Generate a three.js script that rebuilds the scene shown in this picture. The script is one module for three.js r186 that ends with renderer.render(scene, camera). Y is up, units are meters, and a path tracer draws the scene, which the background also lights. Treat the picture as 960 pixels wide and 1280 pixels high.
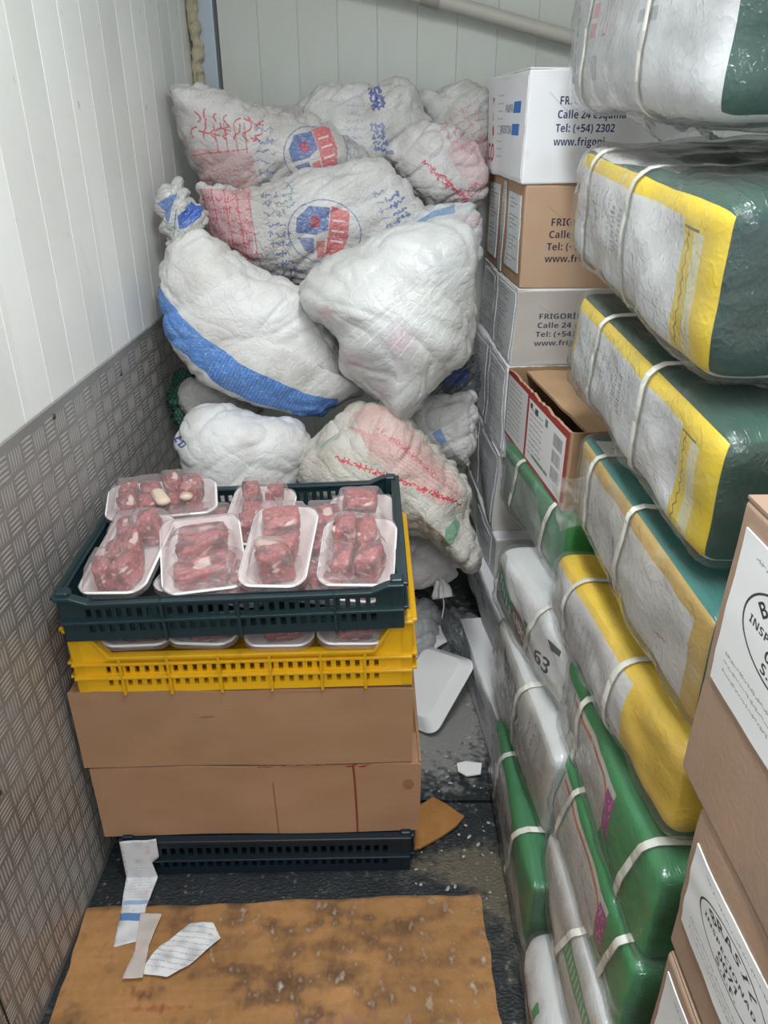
import * as THREE from 'three';
import { RoundedBoxGeometry } from 'three/addons/geometries/RoundedBoxGeometry.js';
import { mergeGeometries } from 'three/addons/utils/BufferGeometryUtils.js';
import { ImprovedNoise } from 'three/addons/math/ImprovedNoise.js';
import { RectAreaLightUniformsLib } from 'three/addons/lights/RectAreaLightUniformsLib.js';

// ---------- camera, sky, lamps, exposure ----------
const R = d => d * Math.PI / 180;
const scene = new THREE.Scene();
const camera = new THREE.PerspectiveCamera(67.3, 960 / 1280, 0.03, 40);
camera.position.set(0, 1.394, 0); camera.rotation.set(R(-27), 0, 0);
scene.background = new THREE.Color(0.80, 0.84, 0.90);          // pale overcast daylight outside the open rear door
const renderer = new THREE.WebGLRenderer({ antialias: true });
renderer.toneMapping = THREE.LinearToneMapping;
renderer.toneMappingExposure = 1.2;
renderer.shadowMap.enabled = true;
RectAreaLightUniformsLib.init();
const LAMPS = [[0.1, -0.65, 34], [0.1, 0.8, 30]];           // x, z, intensity of the ceiling tubes
const LAMP_Y = 2.26, LAMP_COLOR = new THREE.Color(0.93, 0.98, 1.0);

// ---------- helpers ----------
let seedv = 7;
const rnd = () => { seedv = (seedv * 1664525 + 1013904223) >>> 0; return seedv / 4294967296; };
const rr = (a, b) => a + (b - a) * rnd();
const IN = new ImprovedNoise(), N3 = (x, y, z) => IN.noise(x, y, z);
const fbm = (x, y, z) => N3(x, y, z) + .5 * N3(x * 2.1 + 3, y * 2.1, z * 2.1) + .25 * N3(x * 4.3, y * 4.3 + 5, z * 4.3);
const used = {};
const numbered = n => { const k = used[n] = (used[n] ?? -1) + 1; return k ? n + '_' + String(k).padStart(3, '0') : n; };
const shade = o => { o.castShadow = o.receiveShadow = true; return o; };
function thing(name, label, category, p = [0, 0, 0], r = [0, 0, 0], group) {
  const o = new THREE.Group(); o.name = numbered(name); scene.add(o);
  o.position.set(...p); o.rotation.set(r[0], r[1], r[2], 'YXZ');
  o.userData = { label, category }; if (group) o.userData.group = group;
  return o;
}
function part(name, geo, mat, parent, label) {
  const m = shade(new THREE.Mesh(geo, mat)); m.name = name; parent.add(m); if (label) m.userData.label = label; return m;
}
function struct(name) { const o = new THREE.Group(); o.name = name; o.userData = { kind: 'structure' }; scene.add(o); return o; }
function single(name, geo, mat, label, category, p = [0, 0, 0], r = [0, 0, 0], group) {
  const m = shade(new THREE.Mesh(geo, mat)); m.name = numbered(name); scene.add(m);
  m.position.set(...p); m.rotation.set(r[0], r[1], r[2], 'YXZ'); m.userData = { label, category }; if (group) m.userData.group = group; return m;
}
const std = (c, rough = .7, o = {}) => new THREE.MeshPhysicalMaterial({ color: c, roughness: rough, ...o });
function canvas(w, h, draw) {
  const c = document.createElement('canvas'); c.width = w; c.height = h; const x = c.getContext('2d'); draw(x, w, h);
  const t = new THREE.CanvasTexture(c); t.colorSpace = THREE.SRGBColorSpace; t.anisotropy = 8; return t;
}
function noiseTex(n, f, fn, rep) {
  const d = new Uint8Array(n * n * 4);
  for (let j = 0; j < n; j++) for (let i = 0; i < n; i++) {
    const v = Math.max(0, Math.min(255, 255 * fn(i / n, j / n)));
    d.set([v, v, v, 255], 4 * (j * n + i));
  }
  const t = new THREE.DataTexture(d, n, n); t.magFilter = THREE.LinearFilter; t.minFilter = THREE.LinearMipmapLinearFilter; t.generateMipmaps = true;
  t.wrapS = t.wrapT = THREE.RepeatWrapping; if (rep) t.repeat.set(rep[0], rep[1]); t.needsUpdate = true; return t;
}
function pixels(w, h, f) {                                        // colour map from a function of u, v (v = 0 in the first row)
  const d = new Uint8Array(w * h * 4); for (let j = 0; j < h; j++) for (let i = 0; i < w; i++) { const c = f(i / w, j / h), k = 4 * (j * w + i); for (let q = 0; q < 3; q++) d[k + q] = Math.max(0, Math.min(255, c[q])); d[k + 3] = 255; }
  const t = new THREE.DataTexture(d, w, h); t.colorSpace = THREE.SRGBColorSpace; t.magFilter = THREE.LinearFilter; t.minFilter = THREE.LinearMipmapLinearFilter; t.generateMipmaps = true; t.needsUpdate = true; return t;
}
const rep = (t, a, b) => { const c = t.clone(); c.repeat.set(a, b); c.wrapS = c.wrapT = THREE.RepeatWrapping; c.needsUpdate = true; return c; };
// fine relief maps
const crinkle = noiseTex(512, 1, (u, v) => { const w = fbm(u * 5, v * 5, 1.3) * .5; const a = Math.abs(N3(u * 9 + w, v * 9, 2.2)), b = Math.abs(N3(u * 19, v * 19 + w, 7.1)); return .25 + .55 * (1 - Math.min(1, a * 3)) ** 2 + .3 * (1 - Math.min(1, b * 3)) ** 2; });
const grain = noiseTex(256, 1, (u, v) => .5 + .35 * fbm(u * 24, v * 24, .7));
// blotches of dirt drawn on a canvas
function blotch(x, w, h, n, col, a, r0, r1) {
  for (let i = 0; i < n; i++) {
    const px = rnd() * w, py = rnd() * h, r = rr(r0, r1), g = x.createRadialGradient(px, py, 0, px, py, r);
    g.addColorStop(0, `rgba(${col},${a})`); g.addColorStop(1, `rgba(${col},0)`); x.fillStyle = g; x.fillRect(px - r, py - r, 2 * r, 2 * r);
  }
}
function scribble(x, px, py, len, size, col, lw = 1.5, dir = 0) {   // a line of print too blurred to read
  x.save(); x.translate(px, py); x.rotate(dir); x.strokeStyle = col; x.lineWidth = lw; x.lineCap = 'round'; x.beginPath();
  let a = 0; while (a < len) {
    const s = size * rr(.35, .9); x.moveTo(a, rr(-.3, .3) * size);
    x.quadraticCurveTo(a + s * .5, rr(-.8, .8) * size, a + s, rr(-.35, .35) * size); if (rnd() < .3) { x.moveTo(a + s * .5, -size * .5); x.lineTo(a + s * .5, size * .4); }
    a += s + (rnd() < .2 ? size * .5 : size * .08);
  }
  x.stroke(); x.restore();
}
function barcode(x, px, py, w, h, col = '#333') { x.fillStyle = col; let a = 0; while (a < w) { const s = rr(1, 4); x.fillRect(px + a, py, s, h); a += s + rr(1, 4); } }
function poly(x, pts, col) { x.fillStyle = col; x.beginPath(); pts.forEach((p, i) => i ? x.lineTo(...p) : x.moveTo(...p)); x.closePath(); x.fill(); }
function smooth(geo) {                                              // normals averaged over vertices at one place
  geo.computeVertexNormals(); const p = geo.attributes.position, n = geo.attributes.normal, m = new Map();
  const key = i => Math.round(p.getX(i) * 2e4) + ',' + Math.round(p.getY(i) * 2e4) + ',' + Math.round(p.getZ(i) * 2e4);
  for (let i = 0; i < p.count; i++) { const k = key(i), a = m.get(k) ?? [0, 0, 0]; a[0] += n.getX(i); a[1] += n.getY(i); a[2] += n.getZ(i); m.set(k, a); }
  for (let i = 0; i < p.count; i++) { const a = m.get(key(i)), l = Math.hypot(...a) || 1; n.setXYZ(i, a[0] / l, a[1] / l, a[2] / l); }
  return geo;
}
// block with rounded edges, six material groups (0 left, 1 right, 2 top, 3 bottom, 4 near end, 5 far end), uv 0..1 on every face; base at y = 0
function roundMap(W, H, L, r) {
  const d = [W / 2, H / 2, L / 2];
  return p => {
    const q = p.map((v, i) => Math.max(-d[i] + r, Math.min(d[i] - r, v))), e = p.map((v, i) => v - q[i]), l = Math.hypot(...e) || 1;
    return { p: q.map((v, i) => v + e[i] / l * r), n: e.map(v => v / l) };
  };
}
function lines(d, r, n) { const a = [-d, -d + r * .3, -d + r * .62]; for (let i = 0; i <= n; i++) a.push(-d + r + (2 * d - 2 * r) * i / n); a.push(d - r * .62, d - r * .3, d); return a; }
function blockGeo(W, H, L, { r = .01, n = [6, 5, 14], def = null, grow = 0 } = {}) {
  const X = lines(W / 2, r, n[0]), Y = lines(H / 2, r, n[1]), Z = lines(L / 2, r, n[2]), map = roundMap(W, H, L, r);
  const P = [], U = [], I = [], g = new THREE.BufferGeometry();
  const faces = [[Z, Y, (a, b) => [-W / 2, b, a]], [Z, Y, (a, b) => [W / 2, b, -a]], [X, Z, (a, b) => [a, H / 2, -b]], [X, Z, (a, b) => [a, -H / 2, b]], [X, Y, (a, b) => [a, b, L / 2]], [X, Y, (a, b) => [-a, b, -L / 2]]];
  faces.forEach(([A, B, f], k) => {
    const o = P.length / 3, s = I.length;
    B.forEach(b => A.forEach(a => {
      const { p, n } = map(f(a, b)); const e = def ? def(p, n) : p;
      P.push(e[0] + n[0] * grow, e[1] + H / 2 + n[1] * grow, e[2] + n[2] * grow);
      U.push((a - A[0]) / (A.at(-1) - A[0]), (b - B[0]) / (B.at(-1) - B[0]));
    }));
    for (let j = 0; j < B.length - 1; j++) for (let i = 0; i < A.length - 1; i++) {
      const a = o + j * A.length + i, b = a + 1, c = a + A.length, d = c + 1; I.push(a, b, d, a, d, c);
    }
    g.addGroup(s, I.length - s, k);
  });
  g.setAttribute('position', new THREE.Float32BufferAttribute(P, 3)); g.setAttribute('uv', new THREE.Float32BufferAttribute(U, 2)); g.setIndex(I);
  return smooth(g);
}
// a band that runs once round a block at height z along it
function strapGeo(W, H, L, r, z, w, def, grow = .004, slant = 0) {
  const map = roundMap(W, H, L, r), P = [], I = [], ring = [], n = 12;
  for (let i = 0; i < n; i++) ring.push([-W / 2, -H / 2 + H * i / n]);
  for (let i = 0; i < n * 2; i++) ring.push([-W / 2 + W * i / (2 * n), H / 2]);
  for (let i = 0; i < n; i++) ring.push([W / 2, H / 2 - H * i / n]);
  for (let i = 0; i < n * 2; i++) ring.push([W / 2 - W * i / (2 * n), -H / 2]);
  ring.forEach(([x, y]) => [[-w / 2, 0], [-w / 2, .0025], [w / 2, .0025], [w / 2, 0]].forEach(([dz, up]) => {
    const s = map([x, y, z + dz + slant * y]), e = def ? def(s.p, s.n) : s.p, k = grow + up; P.push(e[0] + s.n[0] * k, e[1] + s.n[1] * k + H / 2, e[2]);
  }));
  const m = ring.length; for (let i = 0; i < m; i++) for (let k = 0; k < 4; k++) { const a = i * 4 + k, b = i * 4 + (k + 1) % 4, c = ((i + 1) % m) * 4 + k, d = ((i + 1) % m) * 4 + (k + 1) % 4; I.push(a, b, d, a, d, c); }
  const g = new THREE.BufferGeometry(); g.setAttribute('position', new THREE.Float32BufferAttribute(P, 3)); g.setIndex(I); g.computeVertexNormals(); return g;
}
function box(w, h, d, x = 0, y = 0, z = 0, r = 0) { const g = r ? new RoundedBoxGeometry(w, h, d, 2, r) : new THREE.BoxGeometry(w, h, d); g.translate(x, y, z); return g; }
const flat = g => { const a = g.index ? g.toNonIndexed() : g; for (const k of Object.keys(a.attributes)) if (!['position', 'normal', 'uv'].includes(k)) a.deleteAttribute(k); a.clearGroups(); return a; };
const join = gs => mergeGeometries(gs.map(flat));

// ---------- the setting ----------
const WX = -.627, WTURN = -Math.atan(.03), BACK = 2.55;
{ // floor: dark rubber mat with frost and dirt
  const t = pixels(700, 1000, (u, v) => {                          // u: x -.7..7, v: z -2.2..-.2
    const x = u * 1.4 - .7, z = v * 2 - 2.2, n = fbm(x * 9, z * 9, 1), m = fbm(x * 34, z * 34, 4), k = fbm(x * 90, z * 90, 8), g = (a, b, c, d) => Math.exp(-(((x - a) / c) ** 2) - ((z - b) / d) ** 2);
    const frost = Math.max(0, Math.min(1, (g(.13, -1.52, .15, .2) * 1.35 + g(.2, -1.85, .2, .25) * .7 + g(-.2, -1.9, .6, .3) * .3 + .45 * m + .3 * k - .25) * 1.5)), mud = Math.max(0, Math.min(1, (g(.12, -1.10, .12, .05) + g(.21, -1.06, .06, .1) + .5 * g(.25, -.9, .05, .2) + .5 * m + .3 * k - .35) * 1.4));
    let c = [34 + 9 * n + 8 * k, 38 + 9 * n + 8 * k, 41 + 9 * n + 8 * k]; const mix = (d, f) => c = c.map((q, i) => q + (d[i] - q) * f);
    mix([160, 157, 152], frost * .85); mix([116, 104, 84], mud * .75); if (k > .62 && m > -.1) mix([150, 150, 148], .5); return c;
  });
  const f = struct('floor'), m = std('#ffffff', .55, { map: t, bumpMap: rep(grain, 8, 16), bumpScale: .002 });
  // two mat sheets that meet at a seam
  for (const [z0, z1] of [[1.7, -1.268], [-1.276, -2.7]]) {
    const L = z0 - z1, g = new THREE.BoxGeometry(2.2, .02, L); const uv = g.attributes.uv, p = g.attributes.position;
    g.translate(.4, -.01, (z0 + z1) / 2); for (let i = 0; i < uv.count; i++) uv.setXY(i, (p.getX(i) + .7) / 1.4, (p.getZ(i) + 2.2) / 2);
    part('mat_sheet', g, m, f);
  }
  part('subfloor', box(2.4, .06, 4.6, .4, -.052, -.5), std('#141618', .8), f);
}
const white = canvas(512, 1024, (x, w, h) => {
  x.fillStyle = '#f0f0ec'; x.fillRect(0, 0, w, h); blotch(x, w, h, 40, '206,207,203', .25, 40, 180); blotch(x, w, h, 26, '246,247,246', .4, 30, 120);
  for (let i = 0; i < 60; i++) { x.fillStyle = `rgba(120,116,108,${rr(.1, .5)})`; x.fillRect(rnd() * w, rnd() * h, rr(1, 4), rr(1, 6)); }
  x.strokeStyle = 'rgba(170,168,162,.45)'; for (let i = 0; i < 10; i++) { x.lineWidth = rr(.5, 2); x.beginPath(); const a = rnd() * w, b = rnd() * h; x.moveTo(a, b); x.lineTo(a + rr(-20, 20), b + rr(10, 80)); x.stroke(); }
});
const plateTex = canvas(1024, 512, (x, w, h) => {
  x.fillStyle = '#8e8c8a'; x.fillRect(0, 0, w, h); blotch(x, w, h, 90, '122,114,108', .3, 20, 110); blotch(x, w, h, 90, '164,163,162', .3, 15, 80); x.save(); x.translate(0, h * .5); blotch(x, w, h * .5, 110, '104,90,78', .3, 20, 90); x.restore();
});
function plank(w, h, t, bev) {                                      // upright sheet strip with chamfered long edges, face at +z
  const s = new THREE.Shape(); s.moveTo(-w / 2, 0); s.lineTo(-w / 2, -t); s.lineTo(w / 2, -t); s.lineTo(w / 2, 0); s.lineTo(w / 2 - bev, bev); s.lineTo(-w / 2 + bev, bev); s.closePath();
  const g = new THREE.ExtrudeGeometry(s, { depth: h, bevelEnabled: false }); g.rotateX(-Math.PI / 2); g.scale(1, 1, -1); // shape y -> world z
  const i = g.index; if (i) { const a = i.array; for (let k = 0; k < a.length; k += 3) { const q = a[k]; a[k] = a[k + 1]; a[k + 1] = q; } } else { for (const at of Object.values(g.attributes)) { const n = at.itemSize, A = at.array; for (let k = 0; k < at.count; k += 3) for (let c = 0; c < n; c++) { const q = A[k * n + c]; A[k * n + c] = A[(k + 1) * n + c]; A[(k + 1) * n + c] = q; } } }
  g.computeVertexNormals(); const p = g.attributes.position, uv = g.attributes.uv; for (let k = 0; k < p.count; k++) uv.setXY(k, p.getX(k) / 1.1 + .5, p.getY(k) / 2.3); return g;
}
const panelMats = [0, .27, .53, .81].map(o => { const t = white.clone(); t.wrapS = t.wrapT = THREE.RepeatWrapping; t.offset.set(o, o * .7); t.needsUpdate = true; return std('#ffffff', .42, { map: t }); });
const backMats = [.1, .6].map(o => { const t = white.clone(); t.wrapS = t.wrapT = THREE.RepeatWrapping; t.offset.set(o, o); t.needsUpdate = true; return std('#d9dcd8', .5, { map: t }); });
const KICK = .95;
{ // left wall: white ribbed panels above, checker plate below
  const w = struct('wall_left'); w.position.set(WX, 0, 0); w.rotation.y = WTURN;
  const g = plank(.1049, 2.34 - KICK + .03, .02, .0016); g.rotateY(Math.PI / 2);
  for (let i = 0; i < 40; i++) { const m = part('panel', g, panelMats[i % 4], w); m.position.set(0, KICK - .03, 1.45 - i * .105 + .032); }
  part('wall_core', box(.08, 2.4, 4.4, -.062, 1.2, -.45), std('#8a8c8a', .8), w);
  const gp = box(.006, KICK, 4.0, .006, KICK / 2, -.55); const uv = gp.attributes.uv, p = gp.attributes.position; for (let i = 0; i < uv.count; i++) uv.setXY(i, p.getZ(i) / 2, p.getY(i));
  plateTex.wrapS = plateTex.wrapT = THREE.RepeatWrapping;
  const pm = std('#ffffff', .42, { map: plateTex, metalness: .2, bumpMap: rep(grain, 3, 3), bumpScale: .0006 });
  const plate = part('checker_plate', gp, pm, w);
  const bar = new THREE.SphereGeometry(1, 8, 5, 0, Math.PI, 0, Math.PI); bar.rotateZ(0);
  const T = .044, nb = 5, M = [], q = new THREE.Object3D();
  for (let j = 0; j < Math.floor(KICK / T); j++) for (let i = 0; i < 62; i++) for (let k = 0; k < nb; k++) {
    const vert = (i + j) % 2, cz = .15 - i * T, cy = .012 + (j + .5) * T, o = (k - 2) * T / 5.2;
    q.position.set(.0088, cy + (vert ? 0 : o), cz + (vert ? o : 0)); q.rotation.set(0, Math.PI / 2, 0);
    q.scale.set(vert ? .0027 : .020, vert ? .020 : .0027, .0010); q.updateMatrix(); M.push(q.matrix.clone());
  }
  const im = new THREE.InstancedMesh(bar, std('#b4b0ac', .32, { metalness: .4 }), M.length); M.forEach((m, i) => im.setMatrixAt(i, m)); im.name = 'tread_bar'; im.userData = { kind: 'stuff' }; shade(im); plate.add(im);
  part('plate_joint', box(.004, KICK, .003, .0085, KICK / 2, -.72), std('#1a1918', .8), w);
  for (const [y, z] of [[.93, -1.28], [.925, -.98], [.905, -1.62], [.47, -.86]]) { const b = new THREE.SphereGeometry(.005, 10, 6); b.scale(.6, 1, 1); b.translate(.009, y, z); part('rivet', b, std('#55524f', .4, { metalness: .7 }), w); }
}
{ // back wall
  const w = struct('wall_back'); w.position.set(WX + .03 * BACK, 0, -BACK); w.rotation.y = WTURN;
  const g = plank(.1119, 2.34, .02, .0016);
  for (let i = 0; i < 18; i++) part('panel', g, backMats[i % 2], w).position.set(.14 + i * .112, 0, 0);
  part('wall_core', box(2.4, 2.4, .08, 1.0, 1.2, -.062), std('#8a8c8a', .8), w);
  part('corner_trim', box(.05, 2.3, .012, .05, 1.15, .006, .003), std('#aeb9c4', .4, { metalness: .2 }), w);
}
{ const w = struct('wall_right'); part('panel', box(.08, 2.4, 4.4, 1.42, 1.2, -.5), panelMats[0], w);
  const c = struct('ceiling'); part('panel', box(2.4, .08, 4.5, .4, 2.38, -.5), std('#e8e9e6', .6), c); }
{ // expanding foam squeezed into the corner
  const g = new THREE.TubeGeometry(new THREE.CatmullRomCurve3([...Array(12)].map((_, i) => new THREE.Vector3(.012 + .004 * Math.sin(i * 2.3), 1.28 + i * .05, .014 + .003 * Math.cos(i * 1.7)))), 90, .016, 10, false);
  const p = g.attributes.position; for (let i = 0; i < p.count; i++) { const x = p.getX(i), y = p.getY(i), z = p.getZ(i), n = .012 * fbm(x * 40, y * 38, z * 40); p.setXYZ(i, x + n, y, z + n); } smooth(g);
  single('foam_filler', g, std('#d8cdb0', .85, { bumpMap: rep(grain, 2, 12), bumpScale: .002 }), 'lumpy cream strip of expanding foam in the wall corner above the sacks', 'foam filler', [WX + .03 * BACK + .008, 0, -BACK], [0, WTURN, 0]);
}
{ // conduit on the back wall
  const o = thing('pipe', 'pale grey pipe sloping down along the top of the back wall', 'pipe');
  const c = new THREE.CatmullRomCurve3([[-.35, 1.78, -2.47], [.107, 1.69, -2.47], [.55, 1.585, -2.46], [1.3, 1.42, -2.44]].map(a => new THREE.Vector3(...a)));
  part('tube', new THREE.TubeGeometry(c, 60, .019, 14), std('#b9b6ad', .5), o);
  const cg = new THREE.CylinderGeometry(.0225, .0225, .05, 16); cg.rotateZ(R(76)); cg.translate(.125, 1.686, -2.47); part('coupling', cg, std('#97938a', .55), o);
}
for (const [x, z, I] of LAMPS) {
  const o = thing('ceiling_lamp', z < 0 ? 'long white ceiling lamp over the stacks' : 'long white ceiling lamp by the open door', 'lamp', [x, LAMP_Y, z]);
  part('housing', box(.22, .05, 1.0, 0, .05, 0, .01), std('#dddddd', .5), o);
  part('diffuser', box(.18, .02, .96, 0, .016, 0), std('#ffffff', .6, { emissive: LAMP_COLOR, emissiveIntensity: 1.5 }), o);
  const l = new THREE.RectAreaLight(LAMP_COLOR, I, .18, .96); l.position.set(0, .003, 0); l.rotation.x = -Math.PI / 2; l.castShadow = true; o.add(l);
}

// ---------- the stack on the left: crates and cardboard boxes ----------
const STX = -.255, STZ = -1.295, STURN = R(1.2);
const greenPl = std('#1d3338', .38, { clearcoat: .2 }), yellowPl = std('#f0b814', .42, { clearcoat: .2, bumpMap: rep(grain, 3, 3), bumpScale: .0006 }), navyPl = std('#16242e', .4);
function slotPanel(w, h, t, dip, rows, edge, sw, gap, ribs, mesh) {  // upright crate wall with rows of slots; the rim dips between its corners
  const s = new THREE.Shape(); s.moveTo(-w / 2, 0); s.lineTo(w / 2, 0); s.lineTo(w / 2, h); s.lineTo(w / 2 - edge * .7, h); s.lineTo(w / 2 - edge * 1.5, h - dip); s.lineTo(-w / 2 + edge * 1.5, h - dip); s.lineTo(-w / 2 + edge * .7, h); s.lineTo(-w / 2, h); s.closePath();
  for (const [y0, y1] of rows) for (let x = -w / 2 + edge * 1.25; x + sw < w / 2 - edge * 1.2; x += sw + gap) { const q = new THREE.Path(); q.moveTo(x, y0); q.lineTo(x, y1); q.lineTo(x + sw, y1); q.lineTo(x + sw, y0); q.closePath(); s.holes.push(q); }
  const g = [new THREE.ExtrudeGeometry(s, { depth: t, bevelEnabled: false })]; g[0].translate(0, 0, -t);
  const rim = (x0, y0, x1, y1) => { const b = box(Math.hypot(x1 - x0, y1 - y0) + .004, .007, t + .012, 0, 0, 0, .002); b.rotateZ(Math.atan2(y1 - y0, x1 - x0)); b.translate((x0 + x1) / 2, (y0 + y1) / 2 - .0035, -t / 2 + .003); g.push(b); };
  const a = -w / 2, e = edge; rim(a, h, a + e * .7, h); rim(a + e * .7, h, a + e * 1.5, h - dip); rim(a + e * 1.5, h - dip, -a - e * 1.5, h - dip); rim(-a - e * 1.5, h - dip, -a - e * .7, h); rim(-a - e * .7, h, -a, h);
  for (const y of ribs.h) g.push(box(w, .005, .01, 0, y, .004, .001));
  for (const x of ribs.v) g.push(box(.005, h - dip, .01, x * w, (h - dip) / 2, .004, .001));
  return join(g);
}
function crate(label, p, ry, w, d, h, mat, o) {
  const c = thing('plastic_crate', label, 'crate', p, [o.rx ?? 0, ry, o.rz ?? 0]);
  const f = slotPanel(w, h, .006, o.dip, o.rows, o.edge, o.sw, o.gap, o.ribs), s = slotPanel(d, h, .006, 0, o.rows, o.edge, o.sw, o.gap, { h: o.ribs.h, v: [] });
  part('front_panel', f, mat, c).position.z = d / 2; const b = part('back_panel', f, mat, c); b.position.z = -d / 2; b.rotation.y = Math.PI;
  for (const k of [-1, 1]) { const m = part('side_panel', s, mat, c); m.position.x = k * w / 2; m.rotation.y = k * Math.PI / 2; }
  part('base_panel', box(w - .014, .008, d - .014, 0, .006, 0), mat, c);
  for (const i of [-1, 1]) for (const k of [-1, 1]) part('corner_post', box(.022, h + .006, .022, i * (w / 2 - .010), (h + .006) / 2, k * (d / 2 - .010), .004), mat, c);
  return c;
}
crate('dark navy slatted crate on the floor at the bottom of the left stack', [STX + .015, 0, STZ + .01], STURN, .58, .40, .105, navyPl, { dip: 0, rows: [[.022, .042], [.056, .076]], edge: .03, sw: .010, gap: .008, ribs: { h: [.048], v: [] } });
const kraft = (a, stains) => canvas(1024, 512, (x, w, h) => {
  x.fillStyle = a; x.fillRect(0, 0, w, h); blotch(x, w, h, 30, '140,98,62', .12, 40, 180); blotch(x, w, h, 24, '190,150,112', .14, 30, 140);
  for (let i = 0; i < 260; i++) { x.fillStyle = `rgba(90,60,36,${rr(.02, .09)})`; x.fillRect(rnd() * w, rnd() * h, rr(10, 90), 1); }
  if (stains) stains(x, w, h);
});
const kraft1 = kraft('#a57f60', (x, w, h) => { x.fillStyle = 'rgba(110,52,28,.3)'; x.beginPath(); x.ellipse(400, 170, 26, 8, -.2, 0, 7); x.fill(); });
const kraft2 = kraft('#a88162', (x, w, h) => {
  x.strokeStyle = 'rgba(110,34,22,.75)'; x.lineWidth = 7; x.beginPath(); x.moveTo(812, 0); x.quadraticCurveTo(820, 200, 822, 512); x.stroke();
  x.strokeStyle = 'rgba(110,34,22,.4)'; x.lineWidth = 5; x.beginPath(); x.moveTo(560, 120); x.lineTo(565, 512); x.stroke(); x.fillStyle = 'rgba(140,26,20,.7)';
  for (let i = 0; i < 26; i++) { x.beginPath(); x.ellipse(rr(520, 860), rr(0, 16), rr(3, 14), rr(2, 6), 0, 0, 7); x.fill(); } x.fillStyle = 'rgba(120,60,30,.4)'; x.beginPath(); x.ellipse(985, 150, 18, 40, 0, 0, 7); x.fill();
});
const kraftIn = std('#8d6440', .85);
function openBox(label, p, ry, w, h, d, tex) {
  const c = thing('cardboard_box', label, 'box', p, [0, ry, 0]), m = std('#ffffff', .82, { map: tex, bumpMap: rep(grain, 4, 2), bumpScale: .0004 }), t = .005;
  const wob = (W, H, seed) => { const g = new THREE.BoxGeometry(W, H, t, 24, 6, 1), q = g.attributes.position; for (let i = 0; i < q.count; i++) { const x = q.getX(i), y = q.getY(i); q.setZ(i, q.getZ(i) + .004 * N3(x * 5 + seed, y * 6, seed)); if (y > H / 2 - .001) q.setY(i, y + .004 * N3(x * 9, seed, 2)); } g.computeVertexNormals(); return g; };
  const f = part('front_panel', wob(w, h, 1.3), m, c); f.position.set(0, h / 2, d / 2);
  const b = part('back_panel', wob(w, h, 4.1), m, c); b.position.set(0, h / 2, -d / 2); b.rotation.y = Math.PI;
  for (const k of [-1, 1]) { const s = part('side_panel', wob(d - .01, h, 2.2 + k), m, c); s.position.set(k * (w / 2 - .003), h / 2, 0); s.rotation.y = k * Math.PI / 2; }
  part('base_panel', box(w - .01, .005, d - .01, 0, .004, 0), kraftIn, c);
  // short top flaps folded in over the corners
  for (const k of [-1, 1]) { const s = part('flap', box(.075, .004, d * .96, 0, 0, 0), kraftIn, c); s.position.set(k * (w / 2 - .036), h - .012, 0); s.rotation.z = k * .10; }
  for (const k of [-1, 1]) { const s = part('flap', box(w * .985, .004, .09, 0, 0, 0), m, c); s.position.set(0, h - .006, k * (d / 2 - .044)); s.rotation.x = k * -.04; }
  return c;
}
openBox('brown cardboard box with dark red drips on its front, lower of two in left stack', [STX + .005, .107, STZ], STURN, .635, .183, .40, kraft2);
openBox('clean brown cardboard box under the yellow crate, upper of two in the left stack', [STX - .008, .294, STZ], STURN, .625, .18, .40, kraft1);
crate('yellow slatted plastic crate of meat trays under the dark green crate', [STX + .002, .476, STZ], STURN, .60, .40, .145, yellowPl, { dip: .060, rows: [[.016, .032], [.044, .060]], edge: .045, sw: .008, gap: .009, ribs: { h: [.038, .068], v: [-.36, -.22, -.07, .08, .23, .36] }, rz: R(1) });
crate('dark green slatted plastic crate topping the left stack, full of meat trays', [STX - .002, .614, STZ + .012], STURN, .575, .42, .092, greenPl, { dip: .012, rows: [[.018, .036], [.046, .064]], edge: .035, sw: .009, gap: .008, ribs: { h: [.041], v: [-.2, .02, .3] }, rx: R(.5), rz: R(2.1) });

// ---------- meat trays ----------
function loft(rings, capA, capB) {
  const n = rings[0].length, P = rings.flat(2), I = [];
  for (let j = 0; j < rings.length - 1; j++) for (let i = 0; i < n; i++) { const a = j * n + i, b = j * n + (i + 1) % n, c = a + n, d = b + n; I.push(a, d, b, a, c, d); }
  const cap = (j, f) => { const r = rings[j], c = P.length / 3; P.push(...[0, 1, 2].map(k => r.reduce((s, p) => s + p[k], 0) / n)); for (let i = 0; i < n; i++) f ? I.push(c, j * n + i, j * n + (i + 1) % n) : I.push(c, j * n + (i + 1) % n, j * n + i); };
  if (capA) cap(0, true); if (capB) cap(rings.length - 1, false);
  const g = new THREE.BufferGeometry(); g.setAttribute('position', new THREE.Float32BufferAttribute(P, 3)); g.setAttribute('uv', new THREE.Float32BufferAttribute(P.flatMap((v, i) => i % 3 ? [] : [P[i] * 4, P[i + 2] * 4]), 2)); g.setIndex(I); g.computeVertexNormals(); return g;
}
function rrect(w, d, r, y, n = 8) { const a = []; for (let q = 0; q < 4; q++) for (let i = 0; i <= n; i++) { const t = (q + i / n) * Math.PI / 2, sx = [1, -1, -1, 1][q], sz = [1, 1, -1, -1][q]; a.push([sx * (w / 2 - r) + r * Math.cos(t), y, sz * (d / 2 - r) + r * Math.sin(t)]); } return a; }
const foam = std('#f3f2f0', .5, { clearcoat: .15 });
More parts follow.
